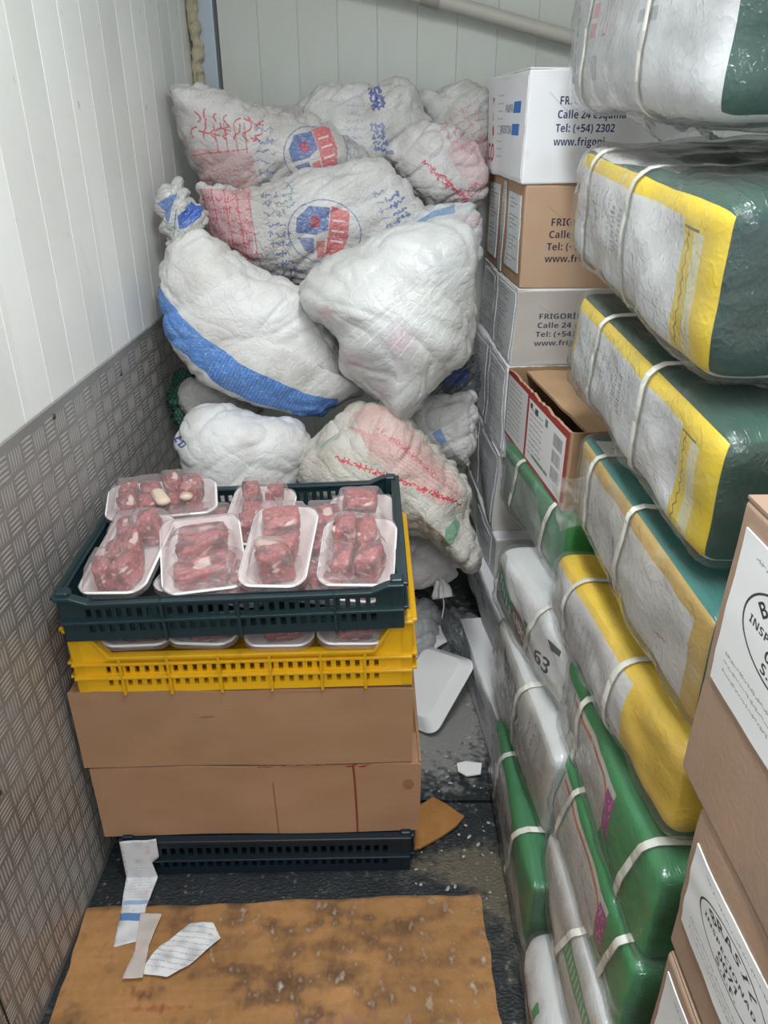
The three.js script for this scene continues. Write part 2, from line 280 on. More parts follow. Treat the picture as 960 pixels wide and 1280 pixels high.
function trayGeo(w, d, h) {
  return loft([rrect(w - .05, d - .05, .018, .003), rrect(w - .044, d - .044, .02, 0), rrect(w - .012, d - .012, .028, h * .78), rrect(w, d, .03, h - .002), rrect(w + .001, d + .001, .03, h), rrect(w - .004, d - .004, .028, h + .002), rrect(w - .012, d - .012, .026, h), rrect(w - .022, d - .022, .024, h * .75), rrect(w - .05, d - .05, .016, .006)], true, true);
}
const chunkGeos = [...Array(8)].map((_, s) => {
  const g = new THREE.IcosahedronGeometry(1, 14), p = g.attributes.position, C = [], v = new THREE.Vector3(), c = new THREE.Color();
  for (let i = 0; i < p.count; i++) {
    v.fromBufferAttribute(p, i); const pw = 7, l = (Math.abs(v.x) ** pw + Math.abs(v.y) ** pw + Math.abs(v.z) ** pw) ** (1 / pw), q = [v.x / l, v.y / l, v.z / l];
    const n = 1 + .12 * N3(v.x * .8 + s * 9.3, v.y * .8 + .4, v.z * .8) + .08 * N3(v.x * 3.4, v.y * 4 + s * 5, v.z * 4) + .025 * N3(v.x * 10, v.y * 10, v.z * 10 + s);
    p.setXYZ(i, q[0] * n, q[1] * n, q[2] * n);
    const m = fbm(v.x * 1.8 + s * 3, v.y * 1.8, v.z * 1.8 + s), st = N3(v.x * 9 + m * 3, v.y * 3 + s, v.z * 9), fat = N3(v.x * 1.1 + s * 7.3, v.y * 3.6 + 2, v.z * 1.1 + .3 * m);
    c.setRGB(.36 + .22 * m, .062 + .07 * m, .064 + .07 * m); if (st > .22) c.lerp(new THREE.Color(.60, .30, .27), Math.min(1, (st - .22) * 3));
    if (m < -.25) c.lerp(new THREE.Color(.13, .014, .020), .65); if (fat > .30) c.lerp(new THREE.Color(.80, .66, .58), Math.min(1, (fat - .34) * 9));
    C.push(c.r, c.g, c.b);
  }
  g.setAttribute('color', new THREE.Float32BufferAttribute(C, 3)); return smooth(g);
});
const meatMat = std('#ffffff', .42, { vertexColors: true, clearcoat: .3, clearcoatRoughness: .3 });
const boneMat = std('#d9c4b2', .5);
const filmMat = new THREE.MeshPhysicalMaterial({ color: '#f6f0f0', roughness: .24, transmission: .87, thickness: 0, ior: 1.3, bumpMap: rep(crinkle, 1.2, 1.2), bumpScale: .0012, side: THREE.DoubleSide });
function meatTray(label, p, r, w, d, rows, cols, o = {}) {
  const h = o.h ?? .028, t = thing('meat_tray', label, 'meat tray', p, r, o.group);
  part('foam_tray', trayGeo(w, d, h), foam, t);
  const ch = [], cw = (w - .050) / cols, cd = (d - .048) / rows;
  for (let j = 0; j < rows; j++) for (let i = 0; i < cols; i++) {
    const a = { x: -w / 2 + .025 + (i + .5) * cw + rr(-.006, .006), z: -d / 2 + .024 + (j + .5) * cd + rr(-.006, .006), a: cw * rr(.40, .49), c: cd * rr(.40, .54), b: rr(.015, .028) * (o.tall ?? 1) };
    const m = part('meat_chunk', chunkGeos[Math.floor(rnd() * 8)], meatMat, t); m.position.set(a.x, .008 + a.b, a.z); m.scale.set(a.a, a.b, a.c); m.rotation.set(rr(-.18, .18), rr(-.4, .4), rr(-.2, .2)); a.top = .009 + 2.1 * a.b + .05 * Math.max(a.a, a.c); ch.push(a);
  }
  for (const [bx, bz, br, bl] of o.bones ?? []) { const g = new THREE.CapsuleGeometry(.012, bl ?? .03, 6, 12); const q = g.attributes.position; for (let i = 0; i < q.count; i++) q.setX(i, q.getX(i) * (1 + .3 * N3(q.getY(i) * 60, q.getZ(i) * 60, bx * 30))); g.rotateX(Math.PI / 2); g.rotateY(br); g.scale(1.2, .7, 1); g.translate(bx, .046 * (o.tall ?? 1), bz); part('bone', g, boneMat, t); }
  // stretch film drawn over the meat down to the rim
  const nx = 40, nz = 40, H = []; for (let j = 0; j <= nz; j++) for (let i = 0; i <= nx; i++) {
    const x = (i / nx - .5) * w, z = (j / nz - .5) * d; let y = h + .004;
    for (const a of ch) { const k = Math.max(Math.abs(x - a.x) / a.a, Math.abs(z - a.z) / a.c), s = Math.max(0, Math.min(1, (1.55 - k) / .5)); y = Math.max(y, h + (a.top + .004 - h) * s * s * (3 - 2 * s)); } H.push(Math.max(h + .002, Math.min(y, h + .006 + 1.25 * Math.min(w / 2 - Math.abs(x), d / 2 - Math.abs(z)))));
  }
  for (let q = 0; q < 4; q++) { const B = H.slice(); for (let j = 1; j < nz; j++) for (let i = 1; i < nx; i++) { const k = j * (nx + 1) + i; B[k] = Math.max(H[k], (H[k] * 2 + H[k - 1] + H[k + 1] + H[k - nx - 1] + H[k + nx + 1]) / 6); } for (let k = 0; k < H.length; k++) H[k] = B[k]; }
  const g = new THREE.PlaneGeometry(w, d, nx, nz); g.rotateX(-Math.PI / 2); const q = g.attributes.position;
  for (let i = 0; i < q.count; i++) {
    let x = q.getX(i), z = q.getZ(i); const e = Math.max(Math.abs(x) / (w / 2), Math.abs(z) / (d / 2)), cr = .03;   // rounded corners, edge tucked over the rim
    const ix = Math.max(-w / 2 + cr, Math.min(w / 2 - cr, x)), iz = Math.max(-d / 2 + cr, Math.min(d / 2 - cr, z)), dx = x - ix, dz = z - iz, l = Math.hypot(dx, dz); if (l > cr) { x = ix + dx / l * cr; z = iz + dz / l * cr; }
    const k = .002 * N3(x * 60, z * 60, p[0] * 10); q.setXYZ(i, x * 1.012, e > .995 ? h - .010 : e > .94 ? h + .004 : H[i] + .002 + k, z * 1.012);
  }
  g.computeVertexNormals(); part('stretch_film', g, filmMat, t, 'clear stretch film'); return t;
}
const TOP = 'meat trays in the dark green crate';
meatTray('wide foam tray of wrapped meat lying across the back left corner of the green crate', [-.445, .690, -1.39], [R(9), R(12), 0], .215, .125, 2, 4, { tall: 1.15, bones: [[0, .03, .3], [.055, .02, -.3]], group: TOP });
meatTray('foam tray of bulging meat leaning on the left side of the green crate', [-.452, .680, -1.195], [R(14), R(-6), R(6)], .125, .20, 3, 2, { tall: 1.12, group: TOP });
meatTray('second foam meat tray from the left along the front rim of the green crate', [-.325, .682, -1.195], [R(17), R(14), R(0)], .145, .185, 3, 1, { tall: 1.1, group: TOP });
meatTray('foam tray behind the middle upright tray, orange-red meat and fat in it', [-.245, .678, -1.345], [R(12), R(-4), R(-4)], .125, .18, 3, 2, { tall: 1.1, group: TOP });
meatTray('foam meat tray standing highest in the middle of the front row, bone among the meat', [-.182, .702, -1.185], [R(15), R(-4), R(2)], .118, .20, 3, 1, { tall: 1.2, bones: [[-.012, .03, 1.2, .018]], group: TOP });
meatTray('foam tray at the front right of the green crate with pale glossy film', [-.045, .684, -1.195], [R(16), R(-3), R(2)], .135, .165, 2, 2, { tall: 1.2, group: TOP });
meatTray('foam tray in the back right corner of the green crate', [-.045, .665, -1.355], [R(12), R(-2), R(3)], .13, .15, 2, 1, { tall: 1.2, group: TOP });
meatTray('meat tray lying low between the middle and the right upright trays', [-.115, .655, -1.29], [R(6), R(0), 0], .12, .19, 3, 1, { group: TOP });
meatTray('meat tray half buried under the tray with the dark meat block', [-.295, .640, -1.17], [R(2), R(80), 0], .13, .21, 3, 2, { group: TOP });
meatTray('meat tray half buried under the front right tray', [-.10, .640, -1.165], [R(2), R(84), 0], .13, .21, 3, 2, { group: TOP });
meatTray('meat tray half buried under the back left tray', [-.40, .640, -1.36], [0, R(85), 0], .13, .22, 3, 2, { group: TOP });
const LOW = 'meat trays in the yellow crate';
[[-.447, 'meat tray peeping over the yellow rim at its left end'], [-.315, 'second meat tray from the left in the yellow crate'], [-.185, 'third meat tray from the left in the yellow crate'], [-.06, 'rightmost meat tray in the yellow crate']].forEach(([x, l], i) =>
  meatTray(l, [x, .562 + (i % 2) * .004, -1.175], [R(8), R([8, -4, 0, 3][i]), R([-3, 2, 1, -2][i])], .125, .17, 3, 1, { tall: .55, group: LOW }));

// ---------- floor clutter ----------
{
  const t = pixels(760, 560, (u, v) => {
    const x = u * .78, z = (1 - v) * .56, n = fbm(x * 5, z * 6, 2), m = fbm(x * 13, z * 20, 5), k = fbm(x * 60, z * 40, 9), f = fbm(x * 6, z * 90, 3), g = (a, b, c, d) => Math.exp(-(((x - a) / c) ** 2) - ((z - b) / d) ** 2);
    let c = [166 + 16 * n, 121 + 13 * n, 74 + 10 * n].map(q => q + 8 * k + 5 * f); const mix = (d, w) => { w = Math.max(0, Math.min(1, w)); c = c.map((q, i) => q + (d[i] - q) * w); };
    mix([112, 80, 52], (g(.48, .10, .26, .14) * .8 + m * 1.0 + k * .5 - .12) * .9); mix([82, 58, 40], (g(.34, .14, .09, .025) + g(.50, .05, .2, .02) * .9 + g(.43, .2, .2, .05) * .6 + m * .8 + k * .4 - .55) * .8);
    mix([122, 38, 24], (g(.17, .20, .1, .010) + g(.14, .17, .05, .012) * .7 + k * .6 + m * .4 - .55) * .8); mix([206, 198, 186], (k * 1.2 + m * .5 + (x > .25 ? .2 : -.3) - .62) * .9); mix([74, 54, 40], (.010 - z + .012 * m) * 50); mix([120, 84, 80], (g(.5, .24, .2, .03) + k * .5 - .6) * .7);
    return c;
  });
  const g = new THREE.BoxGeometry(.78, .006, .56, 60, 1, 40), q = g.attributes.position;
  for (let i = 0; i < q.count; i++) { const x = q.getX(i), z = q.getZ(i); q.setY(i, q.getY(i) + .006 * Math.max(0, N3(x * 5, z * 5, 3)) + .003); if (Math.abs(Math.abs(x) - .39) < .001 || Math.abs(Math.abs(z) - .28) < .001) { q.setX(i, x + .006 * N3(z * 20, x * 9, 1)); q.setZ(i, z + .006 * N3(x * 14, z * 9, 5)); } }
  g.computeVertexNormals(); single('cardboard_sheet', g, std('#ffffff', .8, { map: t, bumpMap: rep(grain, 6, 4), bumpScale: .001 }), 'stained flattened cardboard sheet lying on the floor in front of the left stack', 'cardboard', [-.185, 0, -.735], [0, R(2.5), 0]);
}
function sheetGeo(pts, curve, t, n = 26, lim2) {                           // torn flat scrap with thickness: outline in x,z and a height function
  const s = new THREE.Shape(pts.map(p => new THREE.Vector2(p[0], p[1]))), P = [], b = pts.reduce((a, p) => [Math.min(a[0], p[0]), Math.min(a[1], p[1]), Math.max(a[2], p[0]), Math.max(a[3], p[1])], [9, 9, -9, -9]);
  const g = new THREE.ExtrudeGeometry(s, { depth: t, bevelEnabled: false, steps: 1 }); 
  // cut into small triangles so that it can bend
  let tri = []; const p = g.attributes.position; for (let i = 0; i < p.count; i += 3) tri.push([0, 1, 2].map(k => [p.getX(i + k), p.getY(i + k), p.getZ(i + k)]));
  const lim = Math.max(b[2] - b[0], b[3] - b[1]) / n; for (let pass = 0; pass < 9; pass++) { const o = []; for (const T of tri) { const L = [0, 1, 2].map(k => Math.hypot(...[0, 1, 2].map(c => T[k][c] - T[(k + 1) % 3][c]))), m = L.indexOf(Math.max(...L)); if (L[m] < lim) { o.push(T); continue; } const a = T[m], c = T[(m + 1) % 3], d = T[(m + 2) % 3], e = a.map((v, k) => (v + c[k]) / 2); o.push([a, e, d], [e, c, d]); } tri = o; }
  const U = []; for (const T of tri) for (const v of T) { U.push((v[0] - b[0]) / (b[2] - b[0]), (v[1] - b[1]) / (b[3] - b[1])); const w = curve ? curve(v[0], v[1]) : 0; P.push(v[0], w + (v[1] > (lim2 ?? 9) ? 0 : v[2]), -Math.min(v[1], lim2 ?? 9) + (v[1] > (lim2 ?? 9) ? v[2] : 0)); }
  const r = new THREE.BufferGeometry(); r.setAttribute('position', new THREE.Float32BufferAttribute(P, 3)); r.setAttribute('uv', new THREE.Float32BufferAttribute(U, 2)); return smooth(r);
}
{
  const paper = canvas(256, 768, (x, w, h) => { x.fillStyle = '#d9d9da'; x.fillRect(0, 0, w, h); blotch(x, w, h, 30, '150,150,156', .3, 10, 70); blotch(x, w, h, 12, '200,120,110', .3, 8, 30); x.fillStyle = '#5b83b5'; x.fillRect(20, 560, 200, 50); x.fillStyle = 'rgba(120,150,200,.7)'; x.fillRect(30, 480, 200, 26); for (let i = 0; i < 12; i++) scribble(x, 40, 240 + i * 20, 150, 8, 'rgba(120,120,130,.4)', 2); });
  single('torn_label', sheetGeo([[-.028, .19], [.045, .195], [.044, .15], [.028, .13], [.034, .09], [.026, .02], [.030, -.05], [-.016, -.06], [-.020, 0], [-.030, .08]], (x, z) => .004 + (z > .088 ? (z - .088) * 1.05 : 0) + .004 * N3(x * 30, z * 30, 1), .0012, 26, .088), std('#ffffff', .7, { map: paper, side: 2 }), 'long torn white paper strip with a blue band hanging under the lower cardboard box', 'paper scrap', [-.495, .004, -.978], [0, R(2), 0]);
  const p2 = canvas(256, 256, (x, w, h) => { x.fillStyle = '#e0e0e1'; x.fillRect(0, 0, w, h); blotch(x, w, h, 30, '140,140,146', .35, 10, 40); for (let i = 0; i < 9; i++) scribble(x, 20, 30 + i * 24, 200, 7, 'rgba(110,110,120,.45)', 2); });
  single('torn_label', sheetGeo([[-.065, -.05], [-.01, -.05], [.02, -.025], [.062, .035], [.038, .062], [-.005, .055], [-.045, .005]], (x, z) => .009 + .006 * N3(x * 25, z * 25, 4), .0012), std('#ffffff', .7, { map: p2, side: 2 }), 'crumpled white paper scrap lying on the stained cardboard sheet', 'paper scrap', [-.375, .006, -.905], [0, R(-8), 0]);
  single('tape_scrap', sheetGeo([[-.026, .075], [.016, .075], [.012, .01], [.02, -.05], [-.016, -.055], [-.012, 0]], (x, z) => .011 + .003 * N3(x * 40, z * 40, 8), .001), new THREE.MeshPhysicalMaterial({ color: '#e6ddd6', roughness: .45, transmission: .4, thickness: 0 }), 'translucent strip of tape joining the two paper scraps on the cardboard', 'tape', [-.452, .006, -.905], [0, R(-3), 0]);
  const cp = kraft('#a26f38', (x, w, h) => { for (let i = 0; i < 40; i++) { x.fillStyle = `rgba(70,44,20,${rr(.1, .3)})`; x.fillRect(rnd() * w, rnd() * h, rr(20, 120), rr(2, 8)); } });
  single('cardboard_scrap', sheetGeo([[-.075, -.06], [-.03, -.055], [.055, 0], [.075, .025], [.01, .085], [-.075, .02]], (x, z) => .006 + .01 * Math.max(0, x * 8) * .4 + .004 * N3(x * 20, z * 20, 2), .006), std('#ffffff', .85, { map: cp }), 'small torn piece of corrugated brown cardboard on the floor beside the left stack', 'cardboard', [.105, .002, -1.19], [0, R(2), 0]);
  single('foam_scrap', sheetGeo([[-.03, -.006], [-.012, -.022], [.022, -.02], [.032, .012], [-.005, .024], [-.028, .018]], (x, z) => .008 + .3 * (Math.abs(x) ** 1.5), .004), foam, 'little white foam scrap alone on the floor beside the tall box column', 'foam scrap', [.205, .002, -1.36], [0, R(6), 0]);
}
{ // upside-down foam tray on the floor
  const o = thing('foam_tray', 'empty white foam tray lying upside down on the floor behind the left stack', 'foam tray', [.122, .055, -1.60], [R(26), R(-35), R(10)]);
  const g = trayGeo(.17, .23, .035); g.rotateX(Math.PI); g.translate(0, .035, 0); part('shell', g, foam, o);
  const e = sheetGeo([[-.06, -.03], [-.02, -.055], [.02, -.03], [.055, -.02], [.05, .03], [0, .02], [-.03, .045]], (x, z) => .02 + .02 * N3(x * 22, z * 22, 5), .005);
  single('foam_scrap', e, foam, 'broken piece of white foam tray just behind the upside-down tray', 'foam scrap', [.112, .10, -1.745], [R(40), R(20), 0]);
}
{ // crumbs of ice and frost
  const g = new THREE.IcosahedronGeometry(1, 1), n = 110, im = new THREE.InstancedMesh(g, std('#b9bcba', .4, { transmission: .25 }), n), q = new THREE.Object3D();
  for (let i = 0; i < n; i++) { const far = rnd() < .75; q.position.set(far ? rr(.03, .27) : rr(.06, .25), .002, far ? rr(-1.75, -1.3) : rr(-1.22, -1.02)); const s = rr(.0008, .0036); q.scale.set(s * rr(.7, 2), s * .5, s); q.rotation.y = rnd() * 6; q.updateMatrix(); im.setMatrixAt(i, q.matrix); }
  im.name = 'ice_crumbs'; im.userData = { label: 'crumbs of ice and frost scattered over the dark floor', category: 'ice', kind: 'stuff' }; shade(im); scene.add(im);
}

// ---------- sacks piled against the back wall ----------
// outline: the sack's own silhouette across its flat side, in units of u metres from its middle (y down); t: how far it bulges
function sack(name, label, s, group) {
  const o = thing(name, label, s.cat ?? 'sack', s.p, [R(s.r[0]), R(s.r[1]), 0], group), N = 170, M = 38;
  const crv = new THREE.CatmullRomCurve3(s.o.map(([x, y]) => new THREE.Vector3(x * s.u, -y * s.u, 0)), true, 'centripetal'), ring = crv.getSpacedPoints(N).slice(0, N);
  const c = ring.reduce((a, p) => a.add(p), new THREE.Vector3()).divideScalar(N), b = new THREE.Box3().setFromPoints(ring), P = [], U = [], I = [], sd = s.seed ?? 1, t = s.t;
  const push = (x, y, z) => { P.push(x, y, z); U.push((x - b.min.x) / (b.max.x - b.min.x), (y - b.min.y) / (b.max.y - b.min.y)); };
  const at = (p, r, h) => [c.x + (p.x - c.x) * r, c.y + (p.y - c.y) * r, h];
  push(c.x, c.y, t); for (let j = 1; j <= M; j++) { const th = j / M * Math.PI / 2; ring.forEach(p => push(...at(p, Math.sin(th) ** .9, t * Math.cos(th) ** .8))); }
  for (let j = M - 1; j >= 1; j--) { const th = j / M * Math.PI / 2; ring.forEach(p => push(...at(p, Math.sin(th) ** .9, -(s.b ?? .45) * t * Math.cos(th) ** .8))); } push(c.x, c.y, -(s.b ?? .45) * t);
  const rows = 2 * M - 1; for (let i = 0; i < N; i++) { const k = (i + 1) % N; I.push(0, 1 + i, 1 + k); for (let j = 0; j < rows - 1; j++) { const a = 1 + j * N + i, d = 1 + j * N + k; I.push(a, a + N, d + N, a, d + N, d); } const e = P.length / 3 - 1; I.push(e, 1 + (rows - 1) * N + k, 1 + (rows - 1) * N + i); }
  const g = new THREE.BufferGeometry(); g.setAttribute('position', new THREE.Float32BufferAttribute(P, 3)); g.setAttribute('uv', new THREE.Float32BufferAttribute(U, 2)); g.setIndex(I); g.computeVertexNormals();
  const p = g.attributes.position, n = g.attributes.normal, w = s.wr ?? 1, dir = s.dir ?? .6, cd = Math.cos(dir), sn = Math.sin(dir);
  for (let i = 0; i < p.count; i++) {
    const x = p.getX(i), y = p.getY(i), z = p.getZ(i), a = x * cd + y * sn, q = -x * sn + y * cd, wp = .6 * N3(x * 7 + sd, y * 7, z * 7), e = 1 - Math.abs(n.getZ(i));
    const f1 = Math.max(0, 1 - Math.abs(N3(a * 5 + wp, q * 17 + wp, z * 8 + sd)) * 3.2) ** 2, f2 = Math.max(0, 1 - Math.abs(N3(a * 22 + wp * 2, q * 11 + sd, z * 14 + wp)) * 3.4) ** 2;
    const f3 = Math.max(0, 1 - Math.abs(N3(a * 9 + wp * 3, q * 30 + sd, z * 20)) * 4) ** 2;
    const d = .018 * N3(x * 6.5, y * 6.5, z * 6.5 + sd * 3) + w * (.005 * N3(x * 15, y * 15 + sd, z * 15) + (.010 * f1 - .004) * (.5 + e) + .006 * f2 * (.4 + e) + .004 * f3 * (.4 + e) + .0008 * N3(a * 50, q * 70, z * 50 + sd));
    p.setXYZ(i, x + n.getX(i) * d, y + n.getY(i) * d, z + n.getZ(i) * d);
  }
  g.computeVertexNormals();
  const bw = b.max.x - b.min.x, bh = b.max.y - b.min.y, k = 768 / Math.max(bw, bh);
  const map = canvas(Math.round(bw * k), Math.round(bh * k), (x, W, H) => {
    x.fillStyle = s.c ?? '#d4d3d1'; x.fillRect(0, 0, W, H); blotch(x, W, H, 40, s.dirt ?? '168,160,152', .22, 20, 130); blotch(x, W, H, 20, '232,232,232', .25, 20, 110);
    if (s.weave !== 0) { x.strokeStyle = 'rgba(255,255,255,.10)'; x.lineWidth = 1; for (let i = 0; i < W; i += 5) { x.beginPath(); x.moveTo(i, 0); x.lineTo(i + 6, H); x.stroke(); } x.strokeStyle = 'rgba(110,110,110,.08)'; for (let i = 0; i < H; i += 5) { x.beginPath(); x.moveTo(0, i); x.lineTo(W, i + 5); x.stroke(); } }
    x.translate(-b.min.x * k, b.max.y * k); x.scale(k * s.u, k * s.u); if (s.draw) s.draw(x);
    x.setTransform(1, 0, 0, 1, 0, 0); x.globalAlpha = .42; x.fillStyle = s.c ?? '#d4d3d1'; for (let i = 0; i < 5200; i++) x.fillRect(rnd() * W, rnd() * H, rr(2, 9), rr(1, 4)); x.globalAlpha = 1; blotch(x, W, H, 14, s.dirt ?? '150,138,130', s.wash ?? .2, 16, 90);
  });
  part('sack_cloth', g, std('#ffffff', s.rough ?? .55, { map, bumpMap: rep(crinkle, bw / .17, bh / .17), bumpScale: .0016 * w, clearcoat: s.coat ?? .12, clearcoatRoughness: .4 }), o);
  return o;
}
function rows(x, px, py, dx, dy, n, len, size, col, lw, dir) { for (let i = 0; i < n; i++) scribble(x, px + dx * i, py + dy * i, len * rr(.8, 1), size, col, lw, dir); }
function emblem(x, px, py, r, rot, ry = 1) {                             // round printed emblem in blue and red
  x.save(); x.translate(px, py); x.rotate(rot); x.scale(1, ry); x.lineWidth = 1.4; x.strokeStyle = 'rgba(60,84,140,.55)'; x.beginPath(); x.ellipse(0, 0, r * 1.2, r * 1.02, 0, 0, 7); x.stroke();
  poly(x, [[-r * .95, -r * .35], [-r * .6, -r * .78], [r * .1, -r * .8], [r * .1, -r * .1], [-r * .3, r * .1], [-r * .95, r * .1]], 'rgba(62,84,150,.7)');
  poly(x, [[r * .14, -r * .85], [r * .75, -r * .75], [r * .78, r * .1], [r * .6, r * .72], [r * .1, r * .75]], 'rgba(206,80,84,.72)');
  poly(x, [[-r * .9, r * .25], [-r * .35, r * .2], [-r * .3, r * .8], [-r * .6, r * .65]], 'rgba(62,84,150,.55)'); poly(x, [[-r * .25, r * .3], [r * .05, r * .25], [r * .05, r * .85], [-r * .2, r * .85]], 'rgba(206,80,84,.6)');
  x.fillStyle = 'rgba(190,60,70,.7)'; x.beginPath(); x.ellipse(-r * .35, -r * .3, r * .17, r * .2, 0, 0, 7); x.fill();
  x.fillStyle = 'rgba(225,222,222,.8)'; for (let i = 0; i < 3; i++) x.fillRect(r * .22, -r * .45 + i * r * .33, r * .42, r * .07); x.restore();
}
sack('woven_sack', 'dusty grey sack at the back right with faint red print', { p: [.214, 1.365, -2.42], r: [-1, -5], u: .00226, t: .09, seed: 11, c: '#bdbcb9', wash: .3, o: [[-50, -40], [-15, -51], [10, -56], [32, -43], [38, -15], [38, 50], [25, 62], [-15, 35], [-45, 0]], draw: x => { rows(x, -30, 0, 5, 8, 5, 60, 6, 'rgba(196,88,96,.5)', 1.2, -.6); poly(x, [[20, 5], [60, -5], [70, 60], [20, 60]], 'rgba(206,120,124,.28)'); } });
sack('woven_sack', 'white sack at the top of the pile with two dark blue printed patches', { p: [-.055, 1.365, -2.36], r: [-1, 1], u: .0022, t: .11, seed: 12, c: '#c9c8c6', wash: .28, o: [[-83, -28], [-60, -46], [-15, -51], [15, -53], [45, -62], [62, -55], [70, -35], [86, -13], [75, 0], [50, 15], [30, 45], [15, 80], [-35, 75], [-70, 35]],
  draw: x => { rows(x, 6, -46, 1, 5, 5, 14, 6, 'rgba(52,66,140,.75)', 2.4, 0); rows(x, 8, -6, 1, 6, 5, 16, 6, 'rgba(60,76,150,.55)', 2, 0); rows(x, -20, -30, 0, 9, 6, 20, 5, 'rgba(110,130,170,.35)', 1.2, 0); } });
sack('woven_sack', 'white sack with slanting red script in front of the dusty grey sack', { p: [.146, 1.29, -2.26], r: [-3, -4], u: .00214, t: .10, seed: 13, c: '#d2cfce', wash: .22, o: [[-68, -10], [-56, -30], [-36, -45], [-3, -47], [42, -25], [56, -5], [57, 35], [45, 53], [27, 54], [-3, 57], [-28, 45], [-51, 20]],
  draw: x => { rows(x, -18, -2, 9, 8, 4, 46, 8, 'rgba(204,66,84,.65)', 1.5, .62); rows(x, 0, -34, 9, 6, 5, 50, 6, 'rgba(196,96,110,.5)', 1.3, -.7); poly(x, [[20, -30], [60, -20], [66, 25], [40, 30], [10, -12]], 'rgba(210,130,136,.25)'); rows(x, 20, 36, 0, 7, 2, 34, 8, 'rgba(204,66,84,.5)', 1.4, -.5); x.fillStyle = 'rgba(60,84,150,.5)'; x.fillRect(-64, -14, 9, 4); } });
sack('woven_sack', 'grubby printed sack with a red and blue emblem at the top left of the pile', { p: [-.307, 1.329, -2.25], r: [-2, 8], u: .00212, t: .13, seed: 14, c: '#c6c3c1', wash: .3, dirt: '158,144,138', o: [[-115, -65], [-87, -68], [-59, -63], [-17, -52], [28, -45], [61, -35], [88, -23], [120, -2], [139, 18], [110, 45], [70, 57], [28, 55], [-4, 62], [-45, 68], [-65, 55], [-87, 37], [-98, 14], [-107, -22]],
  draw: x => { poly(x, [[-90, 0], [-20, 5], [-10, 60], [-80, 60]], 'rgba(190,120,122,.35)'); rows(x, -86, -12, 12, 1, 7, 24, 12, 'rgba(190,56,66,.7)', 1.8, -1.3); x.strokeStyle = 'rgba(190,56,66,.55)'; x.lineWidth = 1.4; for (let i = 0; i < 4; i++) { x.beginPath(); x.moveTo(-62 + i * 12, -26); x.lineTo(-58 + i * 11, 6); x.stroke(); } x.beginPath(); x.moveTo(-90, 8); x.lineTo(-24, 2); x.stroke();
    rows(x, -86, 22, 2, 11, 4, 60, 8, 'rgba(190,90,96,.5)', 1.2, .1); rows(x, -14, -20, 0, 12, 7, 22, 7, 'rgba(66,88,150,.5)', 1.4, .1); emblem(x, 56, 6, 32, -.25); rows(x, 92, -18, 0, 9, 5, 18, 6, 'rgba(90,110,160,.4)', 1.3, .2); } });
sack('woven_sack', 'printed sack with large blue and red emblem in the second row of the pile', { p: [-.165, 1.146, -2.1], r: [-7, 4], u: .00206, t: .12, seed: 15, c: '#d0cfce', wash: .2, o: [[-146, -50], [-100, -45], [-50, -57], [30, -73], [70, -79], [100, -57], [135, -30], [160, -15], [130, 25], [80, 40], [40, 55], [5, 69], [-30, 67], [-70, 55], [-110, 33], [-136, 7], [-144, -25]],
  draw: x => { poly(x, [[-144, -45], [-80, -45], [-78, 40], [-130, 20]], 'rgba(208,120,128,.5)'); x.strokeStyle = 'rgba(190,60,80,.6)'; x.lineWidth = 1.2; for (let i = 0; i < 5; i++) { x.beginPath(); x.moveTo(-140 + i * 14, -46); x.lineTo(-128 + i * 14, 38); x.stroke(); } rows(x, -140, -34, 2, 12, 6, 60, 8, 'rgba(180,50,66,.55)', 1.2, .05); rows(x, -68, -38, 2, 11, 9, 24, 7, 'rgba(60,82,140,.65)', 1.5, .05); rows(x, -42, -44, 0, 9, 4, 16, 6, 'rgba(60,100,120,.55)', 1.3, -.6);
    emblem(x, 6, 6, 36, .12, 1); rows(x, 64, -36, 4, 9, 6, 16, 6, 'rgba(70,92,150,.5)', 1.3, -.3); rows(x, 84, -30, 3, 8, 4, 18, 6, 'rgba(70,92,150,.7)', 2.2, -.6); } });
sack('woven_sack', 'pale sack with a thin blue edge stripe tucked behind the big translucent sack', { p: [.135, 1.146, -2.02], r: [-7, -4], u: .00199, t: .06, seed: 16, c: '#c9cdd0', o: [[-60, 10], [-48, -18], [-18, -30], [14, -32], [44, -28], [47, -10], [47, 36], [12, 46], [-48, 40]], draw: x => { poly(x, [[-50, 0], [-16, -26], [18, -32], [20, -24], [-12, -18], [-44, 10]], 'rgba(104,136,182,.75)'); poly(x, [[20, -20], [90, -20], [90, 0], [30, -6]], 'rgba(206,150,156,.3)'); } });
sack('plastic_bag', 'small crumpled clear and blue plastic bag squeezed between the wall and the sacks', { cat: 'bag', p: [-.480, 1.162, -1.97], r: [-7, 14], u: .00194, t: .05, seed: 17, wr: 1.7, c: '#c3c4c0', rough: .25, coat: .6, weave: 0, o: [[-27, -26], [-13, -47], [2, -51], [7, -35], [22, -30], [26, -8], [18, 15], [8, 40], [-20, 41], [-29, 15]], draw: x => { poly(x, [[-24, -26], [-6, -40], [-14, -18], [-20, -4]], 'rgba(62,104,180,.7)'); poly(x, [[-8, -12], [10, -28], [24, -24], [18, -12], [2, 0], [-8, 2]], 'rgba(38,84,186,.9)'); x.strokeStyle = 'rgba(40,60,110,.7)'; x.lineWidth = 1; x.beginPath(); x.moveTo(-8, -20); x.lineTo(-16, 8); x.stroke(); } });
